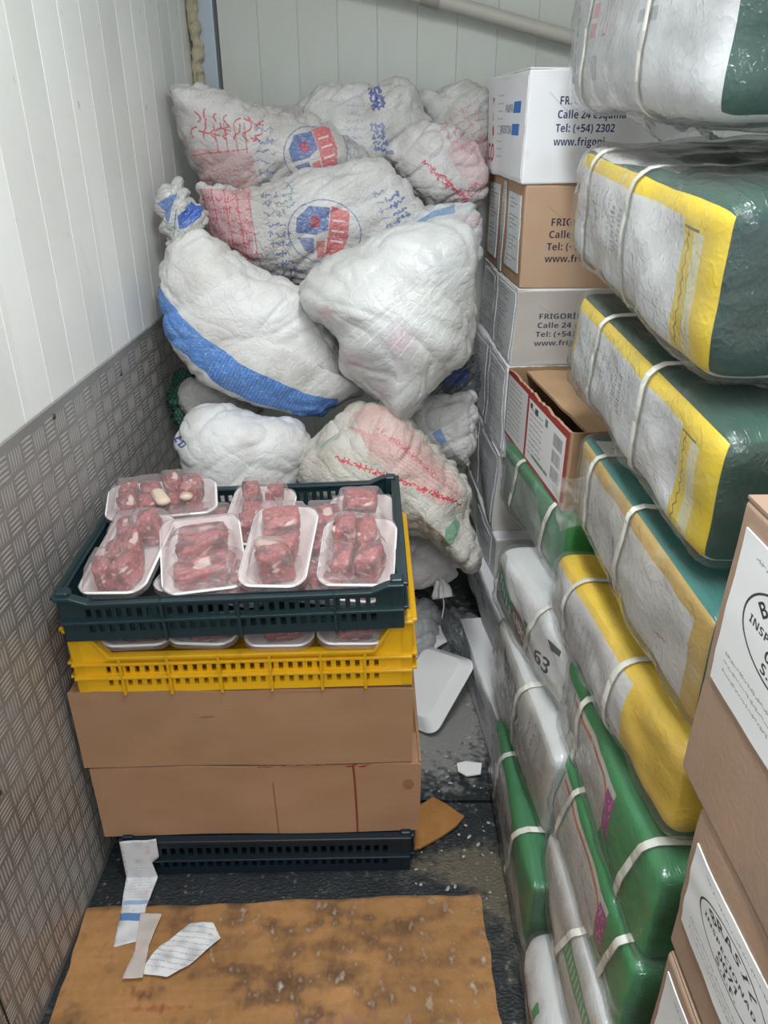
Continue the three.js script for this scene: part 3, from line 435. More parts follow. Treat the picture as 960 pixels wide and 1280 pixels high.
sack('woven_sack', 'white sack with small blue marks squeezed between the red-print sack and the box column', { p: [.145, .655, -1.92], r: [-21, -4], u: .00213, t: .09, seed: 18, c: '#d6d4d2', o: [[-58, 5], [-43, -25], [-13, -40], [17, -45], [40, -48], [47, -20], [47, 30], [40, 48], [22, 42], [-18, 35]], draw: x => { poly(x, [[-8, 2], [2, -4], [10, 10], [4, 16]], 'rgba(90,130,200,.7)'); rows(x, -50, -6, 4, 6, 4, 36, 6, 'rgba(200,110,118,.45)', 1.3, .5); } });
sack('plastic_bag', 'dark plastic bag with blue print in the gap under the big translucent sack', { cat: 'bag', p: [.176, .760, -1.99], r: [-18, -5], u: .00214, t: .06, seed: 19, wr: 1.6, c: '#43454b', dirt: '20,22,28', rough: .3, coat: .6, weave: 0, o: [[-37, 18], [-22, -14], [8, -32], [28, -40], [33, -22], [33, 28], [20, 36], [-12, 36]], draw: x => { poly(x, [[-10, -14], [14, -26], [24, -18], [18, -2], [-6, 0]], 'rgba(44,72,140,.85)'); poly(x, [[-30, 14], [-10, 4], [0, 22], [-20, 32]], 'rgba(120,122,126,.6)'); } });
sack('woven_sack', 'white sack mostly hidden under the blue-striped sack by the wall', { p: [-.453, .768, -1.88], r: [-18, 14], u: .00204, t: .05, seed: 20, c: '#b9b6b3', wash: .3, o: [[-36, 10], [-26, -13], [-3, -23], [32, -17], [62, 0], [72, 25], [32, 40], [-18, 35]] });
sack('woven_sack', 'white woven sack with a broad blue stripe along its lower edge', { p: [-.288, .958, -1.85], r: [-13, 9], u: .00192, t: .13, seed: 21, wr: .7, dir: .5, c: '#dddcda', wash: .1, o: [[-121, -58], [-112, -80], [-98, -105], [-72, -118], [-31, -90], [1, -63], [33, -53], [56, -38], [79, 10], [100, 65], [122, 86], [100, 101], [80, 109], [66, 122], [33, 118], [1, 107], [-31, 91], [-77, 65], [-108, 38], [-122, 13], [-124, -35]],
  draw: x => { const pts = [[-128, -52], [-120, -49], [-100, -15], [-72, 13], [-31, 45], [6, 63], [43, 84], [70, 93], [86, 95], [82, 112], [66, 124], [30, 116], [-12, 95], [-58, 68], [-81, 47], [-122, 13], [-128, -10]]; poly(x, pts, '#5c8dd4'); x.save(); x.beginPath(); pts.forEach((p, i) => i ? x.lineTo(...p) : x.moveTo(...p)); x.clip(); x.lineWidth = .7; for (let i = -140; i < 260; i += 2.4) { x.strokeStyle = i % 4.8 < 2.4 ? 'rgba(130,166,220,.5)' : 'rgba(40,70,130,.35)'; x.beginPath(); x.moveTo(i, -60); x.lineTo(i - 120, 130); x.stroke(); } x.restore(); poly(x, [[-112, 36], [-80, 60], [-84, 74], [-112, 50]], 'rgba(190,110,110,.5)'); } });
sack('woven_sack', 'big translucent white sack bulging with meat, twisted into a neck at the bottom', { p: [.018, .975, -1.78], r: [-13, -1], u: .00185, t: .17, seed: 22, wr: .6, dir: -.6, c: '#cfd0ce', wash: .14, rough: .4, coat: .3, o: [[-113, -33], [-94, -61], [-65, -85], [-28, -100], [10, -118], [57, -122], [92, -116], [104, -85], [102, -5], [92, 38], [62, 70], [44, 104], [22, 123], [7, 130], [-12, 104], [-35, 81], [-60, 58], [-71, 17], [-102, -6]],
  draw: x => { for (const [a, b, c, d, e] of [[-48, 44, 20, .24, '188,120,128'], [10, 20, 24, .22, '196,110,120'], [-78, -10, 14, .2, '190,120,120'], [0, 30, 40, .15, '140,150,170'], [60, -60, 36, .14, '150,168,172'], [-10, 70, 26, .18, '150,140,140']]) { const g = x.createRadialGradient(a, b, 0, a, b, c); g.addColorStop(0, `rgba(${e},${d + .15})`); g.addColorStop(1, `rgba(${e},0)`); x.fillStyle = g; x.fillRect(a - c, b - c, 2 * c, 2 * c); } x.strokeStyle = 'rgba(240,242,242,.5)'; x.lineWidth = 1.2; for (let i = 0; i < 12; i++) { x.beginPath(); x.moveTo(-60 + i * 14, 20 + i * 3); x.lineTo(20 + i * 14, -40 - i * 5); x.stroke(); } poly(x, [[44, 104], [50, 84], [62, 70], [52, 104]], 'rgba(70,120,180,.5)'); poly(x, [[0, 118], [14, 116], [10, 130], [2, 130]], 'rgba(90,150,200,.6)'); } });
sack('woven_sack', 'plain white sack with the blue letters ED at its left edge, behind the green crate', { p: [-.338, .680, -1.72], r: [-22, 11], u: .00193, t: .12, seed: 23, wr: .6, c: '#dedddc', wash: .1, o: [[-81, -17], [-63, -52], [-35, -64], [4, -59], [39, -46], [70, -28], [82, -9], [73, 25], [55, 75], [5, 90], [-50, 80], [-71, 25]], draw: x => { x.save(); x.translate(-72, -20); x.rotate(-2.1 + Math.PI); x.fillStyle = 'rgba(50,70,140,.85)'; x.font = 'bold 13px sans-serif'; x.fillText('ED', -6, 6); x.restore(); } });
sack('woven_sack', 'dirty beige sack with red script and a green printed corner behind the green crate', { p: [.004, .645, -1.68], r: [-24, 0], u: .00191, t: .14, seed: 24, dir: .9, c: '#c9c4bb', wash: .28, dirt: '146,130,112', o: [[-108, -22], [-94, -44], [-55, -71], [-20, -87], [7, -84], [50, -44], [92, -5], [108, 34], [104, 65], [113, 104], [108, 118], [77, 100], [42, 82], [18, 78], [-22, 70], [-67, 50], [-100, 20]],
  draw: x => { poly(x, [[-40, -70], [0, -80], [80, 0], [96, 30], [60, 40], [-20, -20]], 'rgba(206,120,122,.3)'); x.strokeStyle = 'rgba(196,110,112,.45)'; x.lineWidth = 1; for (let i = 0; i < 9; i++) { x.beginPath(); x.moveTo(-50 + i * 5, -60 + i * 3.5 - i * i * .2); x.lineTo(66 + i * 4, 36 - i * 5); x.stroke(); } rows(x, -60, -18, 24, 9, 6, 40, 7, 'rgba(206,36,50,.75)', 1.6, .35); rows(x, -10, -50, 14, 12, 5, 46, 6, 'rgba(190,80,90,.5)', 1.2, .6); poly(x, [[70, 66], [88, 54], [94, 62], [80, 84], [70, 90]], 'rgba(60,130,90,.55)'); poly(x, [[-90, -38], [-58, -50], [-56, -42], [-88, -28]], 'rgba(120,160,130,.35)'); } });
sack('woven_sack', 'small greyish sack on the floor just right of the crates, under the knotted one', { p: [.094, .110, -1.78], r: [-35, -3], u: .00224, t: .09, seed: 25, c: '#b5b7b9', o: [[-42, -33], [-7, -43], [23, -33], [34, -6], [26, 22], [-2, 37], [-42, 37]] });
{
  const o = sack('woven_sack', 'white sack with a knotted hanging neck below the dirty beige sack', { p: [.101, .366, -1.74], r: [-31, -3], u: .0021, t: .09, seed: 26, c: '#c8c6c4', o: [[-58, -10], [-28, -36], [2, -36], [34, -12], [49, 0], [38, 22], [17, 32], [-13, 38], [-48, 32]] });
  const g = new THREE.CylinderGeometry(.012, .022, .07, 24, 14, false), p = g.attributes.position; for (let i = 0; i < p.count; i++) { const x = p.getX(i), y = p.getY(i), z = p.getZ(i), a = Math.atan2(z, x), k = 1 + .3 * Math.sin(a * 5 + y * 60) + .3 * N3(x * 60, y * 60, z * 60) - .45 * Math.exp(-((y - .01) ** 2) / .0001); p.setXYZ(i, x * k, y, z * k); } smooth(g); g.rotateZ(R(12));
  part('tied_neck', g, std('#d2d0ce', .5), o).position.set(.048, -.06, .06);
  const s = new THREE.TubeGeometry(new THREE.CatmullRomCurve3([[.05, -.08, .065], [.056, -.11, .07], [.052, -.145, .066]].map(a => new THREE.Vector3(...a))), 14, .0016, 6); part('string', s, std('#cfccc8', .8), o);
}
{ // knitted green net just visible in the shade by the wall
  sack('net_sack', 'dark green knitted net sack in the shade between the wall and the white sacks', { p: [-.50, .73, -1.90], r: [-18, 14], u: .0021, t: .04, seed: 30, wr: 1.6, c: '#1f5a44', dirt: '10,40,30', rough: .9, coat: 0, o: [[-16, -40], [6, -46], [18, -20], [20, 30], [0, 44], [-18, 30]], draw: x => { x.strokeStyle = 'rgba(10,34,26,.8)'; x.lineWidth = .8; for (let i = -90; i < 90; i += 4) { x.beginPath(); x.moveTo(i, -50); x.lineTo(i + 50, 50); x.moveTo(i, 50); x.lineTo(i + 50, -50); x.stroke(); } } });
}
{ // clear plastic heap
  sack('plastic_bag', 'crumpled clear plastic heap on the frosty floor by the upside-down tray', { cat: 'bag', p: [.225, .05, -1.80], r: [-50, -5], u: .0021, t: .06, seed: 31, wr: 2, c: '#7f8486', dirt: '70,76,80', rough: .2, coat: .8, weave: 0, o: [[-40, -30], [-5, -40], [22, -30], [34, 0], [20, 34], [-20, 30], [-38, 10]] });
}

// ---------- the stacks on the right ----------
const cTex = (w, h, f) => canvas(w, h, f);
const strapMat = std('#e6e4da', .4, { clearcoat: .2 });
const wrapMat = new THREE.MeshPhysicalMaterial({ color: '#f6f7f7', roughness: .15, transmission: .96, thickness: 0, ior: 1.35, bumpMap: rep(crinkle, 3, 1.4), bumpScale: .0013 });
function bale(label, p, r, [W, H, L], mats, o = {}) {
  const t = thing('wrapped_bale', label, 'bale', p, r, o.group), sd = o.seed ?? Math.round(p[0] * 100 + p[1] * 77), rad = o.rad ?? .016, am = o.soft ?? 1;
  const def = (q, n) => { const k = am * (.007 * N3(q[0] * 6 + sd, q[1] * 9, q[2] * 6) + .0035 * N3(q[0] * 22, q[1] * 22 + sd, q[2] * 16) + .006 * Math.cos(Math.PI * q[2] / L) * Math.cos(Math.PI * q[1] / H) * Math.abs(n[0])); return q.map((v, i) => v + n[i] * k); };
  part('body', blockGeo(W, H, L, { r: rad, n: [18, 10, 36], def }), mats, t);
  for (const [z, sl] of o.straps ?? []) part('strap', strapGeo(W, H, L, rad, z, .012, def, .0035, sl ?? 0), strapMat, t);
  if (o.film !== 0) {
    const df = (q, n) => { const e = def(q, n), k = .003 + .005 * Math.max(0, N3(q[0] * 16 + sd, q[1] * 34, q[2] * 9)) + .0045 * Math.max(0, 1 - 5 * Math.abs(N3(q[0] * 6, q[1] * 9 + sd, q[2] * 6 + q[1] * 14))); return e.map((v, i) => v + n[i] * k); };
    part('plastic_wrap', blockGeo(W, H, L, { r: rad, n: [22, 16, 60], def: df, grow: .002 }), wrapMat, t, 'crinkled clear plastic wrap');
  }
  return t;
}
function tail(parent, p, r, w, h, sd) {                             // loose crumpled end of the wrap
  const g = new THREE.PlaneGeometry(w, h, 30, 30), q = g.attributes.position; for (let i = 0; i < q.count; i++) { const x = q.getX(i), y = q.getY(i), k = 1 - .35 * (y / h + .5); q.setXYZ(i, x * k + .006 * N3(x * 40, y * 30, sd), y + .006 * N3(x * 50, sd, y * 20), .022 * N3(x * 34, y * 12, sd + 2) + .010 * N3(x * 80, y * 50, sd)); }
  g.computeVertexNormals(); const m = part('wrap_end', g, tailMat, parent, 'loose crumpled end of clear wrap'); m.position.set(...p); m.rotation.set(...r);
}
const tailMat = new THREE.MeshPhysicalMaterial({ color: '#f4f4f4', roughness: .2, transmission: .82, thickness: 0, ior: 1.35, side: THREE.DoubleSide });
const plain = (c, ro = .5, k = 3) => std(c, ro, { bumpMap: rep(crinkle, k, 1), bumpScale: .0005 });
const printed = (f, w = 1024, h = 320, ro = .5) => std('#ffffff', ro, { map: cTex(w, h, f), bumpMap: rep(crinkle, 3, 1), bumpScale: .0005 });
const dkGreen = plain('#0a3a2f'), midGreen = plain('#1c7a3c'), teal = plain('#1f6f66'), yel = plain('#f2c92c'), wht = plain('#d9d9d8');
const speck = (x, w, h) => { blotch(x, w, h, 20, '160,160,162', .22, 20, 120); blotch(x, w, h, 10, '250,250,250', .3, 20, 90); };
function greenTop(patch) { return printed((x, w, h) => { x.fillStyle = '#0f4636'; x.fillRect(0, 0, w, h); blotch(x, w, h, 16, '60,110,90', .35, 20, 120); blotch(x, w, h, 10, '8,44,34', .5, 20, 90); if (patch) patch(x, w, h); }, 512, 512, .4); }
// left faces: u runs from the far end (0) to the near end (1)
const yellowFrame = v => printed((x, w, h) => {
  x.fillStyle = '#dedede'; x.fillRect(0, 0, w, h); speck(x, w, h);
  for (let i = 0; i < 7; i++) scribble(x, 150 + i * 42, h * .24, h * .5 * rr(.6, 1), 14, 'rgba(90,90,96,.45)', 3, Math.PI / 2);
  for (let i = 0; i < 2; i++) { x.save(); x.translate(430 + i * 50, h * .3); x.rotate(Math.PI / 2); for (let j = 0; j < 10; j++) { x.fillStyle = `rgba(84,86,100,${rr(.3, .6)})`; x.fillRect(j * 12 + rr(0, 3), -20, rr(4, 9), rr(16, 34)); } x.restore(); }
  x.fillStyle = '#e9c81e'; x.fillRect(0, 0, w, h * .15); x.fillRect(w * .84, 0, w, h); x.fillRect(0, 0, w * .05, h); x.fillRect(0, h * .95, w, h);
  x.fillStyle = 'rgba(222,222,222,.75)'; x.fillRect(w * .885, h * .2, w * .04, h * .72); x.strokeStyle = 'rgba(40,44,30,.75)'; x.lineWidth = 3; x.beginPath(); for (let i = 0; i <= 30; i++) x.lineTo(w * .86 + 5 * Math.sin(i * 1.7), h * .2 + i * h * .024); x.stroke(); x.strokeRect(w * .845, h * .19, w * .06, 2);
  x.strokeStyle = 'rgba(100,90,70,.4)'; x.lineWidth = 2; x.beginPath(); x.moveTo(w * .55, h * .7); x.lineTo(w * .7, h * .74); x.lineTo(w * .82, h * .7 + v * 20); x.lineTo(w * .86, h * .9); x.stroke();
});
const GR = 'bales';
const CT = R(.6), cx = W => .36 + W / 2;
// column nearest the camera, top to bottom
const topBale = bale('white bale with pale pink print and dark green near end, topmost of the tall column', [cx(.36), 1.404, -1.34], [R(2.5), CT, 0], [.36, .23, .76], [printed((x, w, h) => {
  x.fillStyle = '#d3d3d5'; x.fillRect(0, 0, w, h); speck(x, w, h); x.strokeStyle = 'rgba(190,90,104,.6)'; x.lineWidth = 6; x.strokeRect(330, 20, 36, 150); x.fillStyle = 'rgba(196,96,110,.5)'; for (let i = 0; i < 4; i++) x.fillRect(235, 24 + i * 40, 38, 30);
  x.fillStyle = 'rgba(120,122,140,.45)'; x.fillRect(600, 40, 130, 26); x.fillRect(620, 90, 150, 24); x.fillRect(600, 140, 110, 22); for (let i = 0; i < 10; i++) x.fillRect(60 + rr(0, 20), 20 + i * 26, 26, 16); x.fillRect(280, 210, 44, 50);
}), dkGreen, greenTop(), wht, printed((x, w, h) => { x.fillStyle = '#10453a'; x.fillRect(0, 0, w, h); x.strokeStyle = 'rgba(176,150,180,.8)'; x.lineWidth = 7; x.strokeRect(w * .42, h * .05, w * .4, h * .72); x.strokeStyle = '#d8d6d8'; x.lineWidth = 10; x.strokeRect(w * .47, h * .48, w * .3, h * .2); rows(x, w * .47, h * .2, 0, 34, 3, 150, 18, 'rgba(200,190,205,.6)', 5); }, 512, 320, .4), dkGreen], { straps: [[-.22, .05], [.12, .05]], rad: .035, seed: 3 });
bale('large yellow-framed white bale with dark green top, second from the top of the tall column', [cx(.36) - .004, 1.152, -1.19], [R(2.6), R(-1), R(2)], [.36, .190, .74], [yellowFrame(1), dkGreen, greenTop((x, w, h) => { poly(x, [[20, h * .02], [150, h * .02], [120, h * .5], [60, h * .6], [0, h * .3]], '#cfcdcb'); x.fillStyle = 'rgba(190,160,60,.5)'; x.fillRect(200, 60, 60, 10); x.fillRect(330, 150, 50, 12); }), wht, plain('#0a3b35', .35), dkGreen], { straps: [[-.24, .1], [.03, .1]], rad: .03, seed: 5, soft: 1.2 });
bale('yellow-framed white bale with a plain green top, third from the top of the tall column', [cx(.36) - .004, .945, -1.095], [R(2), CT, R(0)], [.36, .162, .67], [yellowFrame(0), dkGreen, greenTop(), wht, plain('#0a3a2a', .35), dkGreen], { straps: [[-.16, .1], [.09, .1]], rad: .024, seed: 8 });
const tanBale = bale('tan-framed white bale with small white sticker on its teal top, above the yellow bale', [cx(.36) - .004, .750, -.985], [R(-1.5), CT, 0], [.36, .150, .59], [printed((x, w, h) => {
  x.fillStyle = '#d0cdc8'; x.fillRect(0, 0, w, h); speck(x, w, h); x.fillStyle = '#c8a354'; x.fillRect(0, 0, w, h * .17); x.fillRect(w * .93, 0, w, h); x.fillRect(0, 0, w * .07, h); x.fillRect(0, h * .96, w, h); blotch(x, w, h, 12, '208,200,190', .5, 20, 90);
  for (let i = 0; i < 3; i++) { x.fillStyle = 'rgba(110,116,140,.5)'; x.fillRect(410 + i * 8, h * .5 + i * 30, 40, 34); } for (let i = 0; i < 4; i++) scribble(x, 130 + i * 36, h * .3, h * .45, 12, 'rgba(110,110,116,.35)', 3, Math.PI / 2); scribble(x, 780, h * .72, 60, 12, 'rgba(150,70,60,.6)', 3, -.2);
}), teal, printed((x, w, h) => { x.fillStyle = '#1f716a'; x.fillRect(0, 0, w, h); blotch(x, w, h, 12, '70,150,140', .3, 20, 120); x.fillStyle = '#e6e4e0'; x.fillRect(26, 20, 120, 62); scribble(x, 54, 54, 60, 14, 'rgba(60,60,60,.7)', 4, -.3); }, 512, 512, .45), wht, plain('#145a58', .45), teal], { straps: [[-.20, .1], [.0, .1]], rad: .014, seed: 11 });
bale('bright yellow bale with a white side in crinkled clear wrap', [cx(.36) - .024, .548, -.975], [R(-6), R(3), R(-3)], [.36, .138, .60], [printed((x, w, h) => { x.fillStyle = '#cfcaca'; x.fillRect(0, 0, w, h); speck(x, w, h); x.fillStyle = '#e2b93a'; x.fillRect(w * .72, 0, w, h); x.fillRect(0, 0, w, h * .12); for (let i = 0; i < 6; i++) scribble(x, 300 + i * 40, h * .3, h * .4, 12, 'rgba(100,90,96,.4)', 3, Math.PI / 2); }), yel, printed((x, w, h) => { x.fillStyle = '#efc62c'; x.fillRect(0, 0, w, h); blotch(x, w, h, 12, '250,224,110', .35, 20, 120); rows(x, 250, 120, 14, 40, 7, 80, 22, 'rgba(60,44,10,.7)', 5, .4); }, 512, 512, .38), yel, plain('#d9ae1c', .32, 2), yel], { straps: [[-.17, .1], [.09, .1]], rad: .03, seed: 13, soft: 1.5 });
tail(tanBale, [-.185, .035, -.26], [.3, -.5, .5], .10, .11, 3); tail(topBale, [-.11, -.005, .02], [-1.2, .2, .2], .16, .12, 9);
const orangeSide = (pinkAt, greenAt) => printed((x, w, h) => {
  x.fillStyle = '#cbc5c0'; x.fillRect(0, 0, w, h); speck(x, w, h); x.fillStyle = '#1f8442'; x.fillRect(0, 0, w, h * .14); x.fillRect(w * greenAt, 0, w, h);
  poly(x, [[w * (greenAt - .1), h], [w * (greenAt - .02), h * .42], [w * greenAt, h * .4], [w * greenAt, h]], '#1f8442'); x.strokeStyle = '#cc7034'; x.lineWidth = 14; x.beginPath(); x.moveTo(w * .18, h * .24); x.lineTo(w * (greenAt - .10), h * .25); x.quadraticCurveTo(w * (greenAt - .04), h * .3, w * (greenAt - .05), h * .5); x.stroke(); x.strokeStyle = '#e2ddc8'; x.lineWidth = 5; x.beginPath(); x.moveTo(w * .18, h * .19); x.lineTo(w * (greenAt - .09), h * .19); x.quadraticCurveTo(w * (greenAt - .015), h * .25, w * (greenAt - .02), h * .5); x.stroke();
  x.strokeStyle = '#2c7a48'; x.lineWidth = 10; x.beginPath(); x.moveTo(w * .16, h * .16); x.lineTo(w * .12, h); x.stroke();
  x.fillStyle = '#a3377e'; x.fillRect(w * pinkAt, h * .22, w * .07, h * .5); for (let i = 0; i < 26; i++) { x.fillStyle = 'rgba(236,206,226,.75)'; x.fillRect(w * pinkAt + rr(4, w * .06), h * .24 + rr(0, h * .45), rr(3, 10), rr(3, 8)); }
  for (let i = 0; i < 4; i++) scribble(x, 30 + i * 26, h * .3, h * .5, 12, 'rgba(96,92,96,.5)', 3, Math.PI / 2);
});
const gTop = plain('#2a7a48', .42), gEnd = plain('#20703e', .4);
bale('white and bright green bale with an orange line, directly under the yellow bale', [cx(.36) - .030, .397, -.865], [R(-3), CT, R(-2)], [.36, .150, .48], [orangeSide(.60, .66), gEnd, gTop, wht, gEnd, wht], { straps: [[.16, .3], [-.12, .1]], rad: .016, seed: 17 });
bale('white and green bale with a magenta patch, second under the yellow bale', [cx(.36) - .050, .260, -.835], [R(-2), CT, R(-4)], [.36, .138, .45], [orangeSide(.72, .78), gEnd, gTop, wht, gEnd, wht], { straps: [[.16, .3], [-.1, .2]], rad: .016, seed: 19 });
bale('white bale with a green lettered strip, third under the yellow bale', [cx(.36) - .070, .122, -.79], [R(-1), CT, R(-3)], [.36, .142, .36], [printed((x, w, h) => { x.fillStyle = '#c9c4c0'; x.fillRect(0, 0, w, h); speck(x, w, h); x.fillStyle = '#3f9a62'; x.fillRect(w * .5, h * .25, w * .5, h * .26); for (let i = 0; i < 12; i++) { x.fillStyle = 'rgba(170,214,180,.9)'; x.fillRect(w * .52 + i * 34, h * .29, 14, h * .18); } blotch(x, w, h, 8, '170,150,140', .4, 20, 100); }), wht, wht, wht, wht, wht], { straps: [[.0, .3]], rad: .022, seed: 23 });
bale('white bundle on the floor at the bottom of the near column', [.435, 0, -.745], [0, R(2), 0], [.36, .122, .32], [printed((x, w, h) => { x.fillStyle = '#dcdada'; x.fillRect(0, 0, w, h); speck(x, w, h); x.fillStyle = '#2c9a5c'; x.fillRect(w * .42, h * .2, 60, 70); x.fillStyle = 'rgba(90,90,120,.4)'; x.fillRect(w * .2, h * .5, 130, 40); }), wht, wht, wht, wht, wht], { rad: .05, seed: 29, soft: 1.6 });
// middle column
const BT = R(6.5);
bale('low green-banded bale on the floor beside the aisle', [.256 + .18, 0, -1.12], [0, R(.5), 0], [.36, .195, .44], [printed((x, w, h) => { x.fillStyle = '#b9b8b2'; x.fillRect(0, 0, w, h); speck(x, w, h); x.fillStyle = '#1c8038'; x.fillRect(0, 0, w, h * .13); poly(x, [[w * .62, 0], [w, 0], [w, h * .8], [w * .8, h * .5], [w * .62, h * .4]], '#1c8038'); poly(x, [[w * .5, h * .3], [w * .62, h * .3], [w * .6, h * .6], [w * .48, h * .6]], 'rgba(60,80,92,.7)'); blotch(x, w, h, 10, '60,86,70', .35, 20, 100); }), gEnd, gTop, wht, plain('#12592f', .4), wht], { straps: [[-.12, .2], [.07, .3]], rad: .016, seed: 31 });
bale('greyish white bale with a dark green printed patch, below the bale numbered 63', [.274 + .18, .2, -1.235], [R(1), R(5), 0], [.36, .200, .44], [printed((x, w, h) => { x.fillStyle = '#bcb6b0'; x.fillRect(0, 0, w, h); speck(x, w, h); poly(x, [[w * .2, h * .1], [w * .5, h * .16], [w * .56, h * .5], [w * .3, h * .46]], 'rgba(60,72,62,.8)'); x.fillStyle = 'rgba(200,200,196,.7)'; for (let i = 0; i < 5; i++) x.fillRect(w * .26 + i * 40, h * .28, 22, 20); x.strokeStyle = 'rgba(50,50,50,.6)'; x.lineWidth = 4; x.strokeRect(w * .22, h * .52, w * .35, 3); for (let i = 0; i < 3; i++) scribble(x, w * (.68 + i * .06), h * .1, h * .3, 14, 'rgba(90,84,84,.6)', 4, 1.4); scribble(x, w * .72, h * .6, 120, 22, 'rgba(90,84,84,.5)', 4, 1.4); }), wht, wht, wht, plain('#c3cfcf', .3), wht], { straps: [[.0, .2]], rad: .022, seed: 37 });
bale('white bale numbered 63 with a brown tag and a green band', [.292 + .18, .402, -1.315], [0, R(11), 0], [.36, .150, .44], [printed((x, w, h) => {
  x.fillStyle = '#b4b2ac'; x.fillRect(0, 0, w, h); speck(x, w, h); poly(x, [[w * .1, 0], [w * .8, 0], [w, h * .3], [w, h], [w * .72, h], [w * .45, h * .62], [w * .2, h * .3]], '#e6e5e6');
  const put = (u, v, f) => { x.save(); x.translate(w * u, h * v); x.transform(1.7, -.35, 0, 1, 0, 0); f(); x.restore(); };
  poly(x, [[w * .06, h * .2], [w * .3, h * .46], [w * .3, h * .8], [w * .06, h * .5]], '#2d8c6c'); x.fillStyle = '#d8ece2'; for (let i = 0; i < 5; i++) x.fillRect(w * .09 + i * 42, h * (.36 + i * .055), 18, 46);
  poly(x, [[w * .3, h * .42], [w * .52, h * .58], [w * .52, h * .94], [w * .3, h * .78]], '#86695f'); x.save(); x.translate(w * .31, h * .66); x.transform(1, .22, 0, 1, 0, 0); x.fillStyle = '#ece2dc'; x.font = 'bold 58px sans-serif'; x.fillText('CHUCK', 0, 10); x.restore();
  put(.62, .74, () => { x.fillStyle = '#34363e'; x.font = 'bold 92px sans-serif'; x.fillText('63', 0, 0); }); rows(x, w * .66, h * .84, 0, 14, 3, 150, 9, 'rgba(90,90,100,.6)', 3, -.2); poly(x, [[w * .72, h * .2], [w * .84, h * .14], [w * .84, h * .22], [w * .76, h * .3]], '#4a5a58'); poly(x, [[w * .46, h * .42], [w * .51, h * .4], [w * .5, h * .52], [w * .45, h * .52]], '#3c8c60');
  x.strokeStyle = 'rgba(80,80,84,.6)'; x.lineWidth = 3; x.beginPath(); x.moveTo(w * .2, h * .12); x.lineTo(w * .32, h * .3); x.lineTo(w * .4, h * .3); x.lineTo(w * .5, h * .46); x.stroke();
}), wht, wht, wht, plain('#b9a58c', .6), wht], { straps: [[.02, .3]], rad: .03, seed: 41, soft: 1.4 });
bale('green bale with two white straps right under the red-edged box', [.325 + .18, .554, -1.545], [R(0), R(9), 0], [.36, .147, .42], [printed((x, w, h) => { x.fillStyle = '#a3ada4'; x.fillRect(0, 0, w, h); speck(x, w, h); x.fillStyle = '#4c8a62'; x.fillRect(0, 0, w, h * .2); poly(x, [[w * .5, 0], [w, 0], [w, h], [w * .8, h], [w * .66, h * .4]], '#5a9070'); x.fillStyle = '#1d8a3e'; x.fillRect(w * .95, 0, w, h); blotch(x, w, h, 12, '190,196,190', .4, 30, 120); }), gEnd, gTop, wht, plain('#0e8a34', .4), wht], { straps: [[-.12, .3], [.1, .3]], rad: .014, seed: 43 });
// far column of export boxes
const kraftR = kraft('#b9977a'), whiteCard = canvas(512, 512, (x, w, h) => { x.fillStyle = '#e9e9ea'; x.fillRect(0, 0, w, h); blotch(x, w, h, 12, '205,205,208', .25, 20, 110); });
function firmText(base, ink, cut, left = 196) {
  return canvas(1024, 560, (x, w, h) => {
    x.fillStyle = base; x.fillRect(0, 0, w, h); blotch(x, w, h, 20, '190,180,170', .15, 20, 140); x.fillStyle = ink; x.font = '600 54px sans-serif';
    ['FRIGORÍFICO', 'Calle 24 esquina', 'Tel: (+54) 2302', 'www.frigopi'].forEach((t, i) => x.fillText(t, left - i * 5, cut + i * 66));
    x.strokeStyle = 'rgba(120,90,70,.35)'; x.lineWidth = 3; x.beginPath(); x.moveTo(130, 110); x.lineTo(250, 200); x.lineTo(320, 240); x.stroke();
  });
}
function docLabel(k) {                                              // sheets of small print stuck on a box's side
  return canvas(512, 512, (x, w, h) => { x.fillStyle = '#e8e9ea'; x.fillRect(0, 0, w, h); blotch(x, w, h, 6, '210,212,216', .4, 30, 120); for (let i = 0; i < 16; i++) { const y = 40 + i * 28; if (i % 5 !== 3) scribble(x, 40 + (i * 37 % 60), y, w * (.35 + .4 * ((i * 7 + k) % 5) / 5), 10, 'rgba(60,62,70,.75)', 3); } });
}
const dl = [1, 2, 3].map(k => std('#ffffff', .6, { map: docLabel(k) })), tapeTex = std('#ffffff', .35, { map: canvas(64, 512, (x, w, h) => { x.fillStyle = '#e4e4e6'; x.fillRect(0, 0, w, h); for (let i = 0; i < 60; i++) { x.fillStyle = 'rgba(40,44,54,.8)'; x.fillRect(rr(4, 26), i * 8.6, rr(4, 24), 4.5); } }) });
const card = std('#ffffff', .7, { map: whiteCard }), kraftM = std('#ffffff', .8, { map: kraftR }), edgeM = std('#7a5a40', .9);
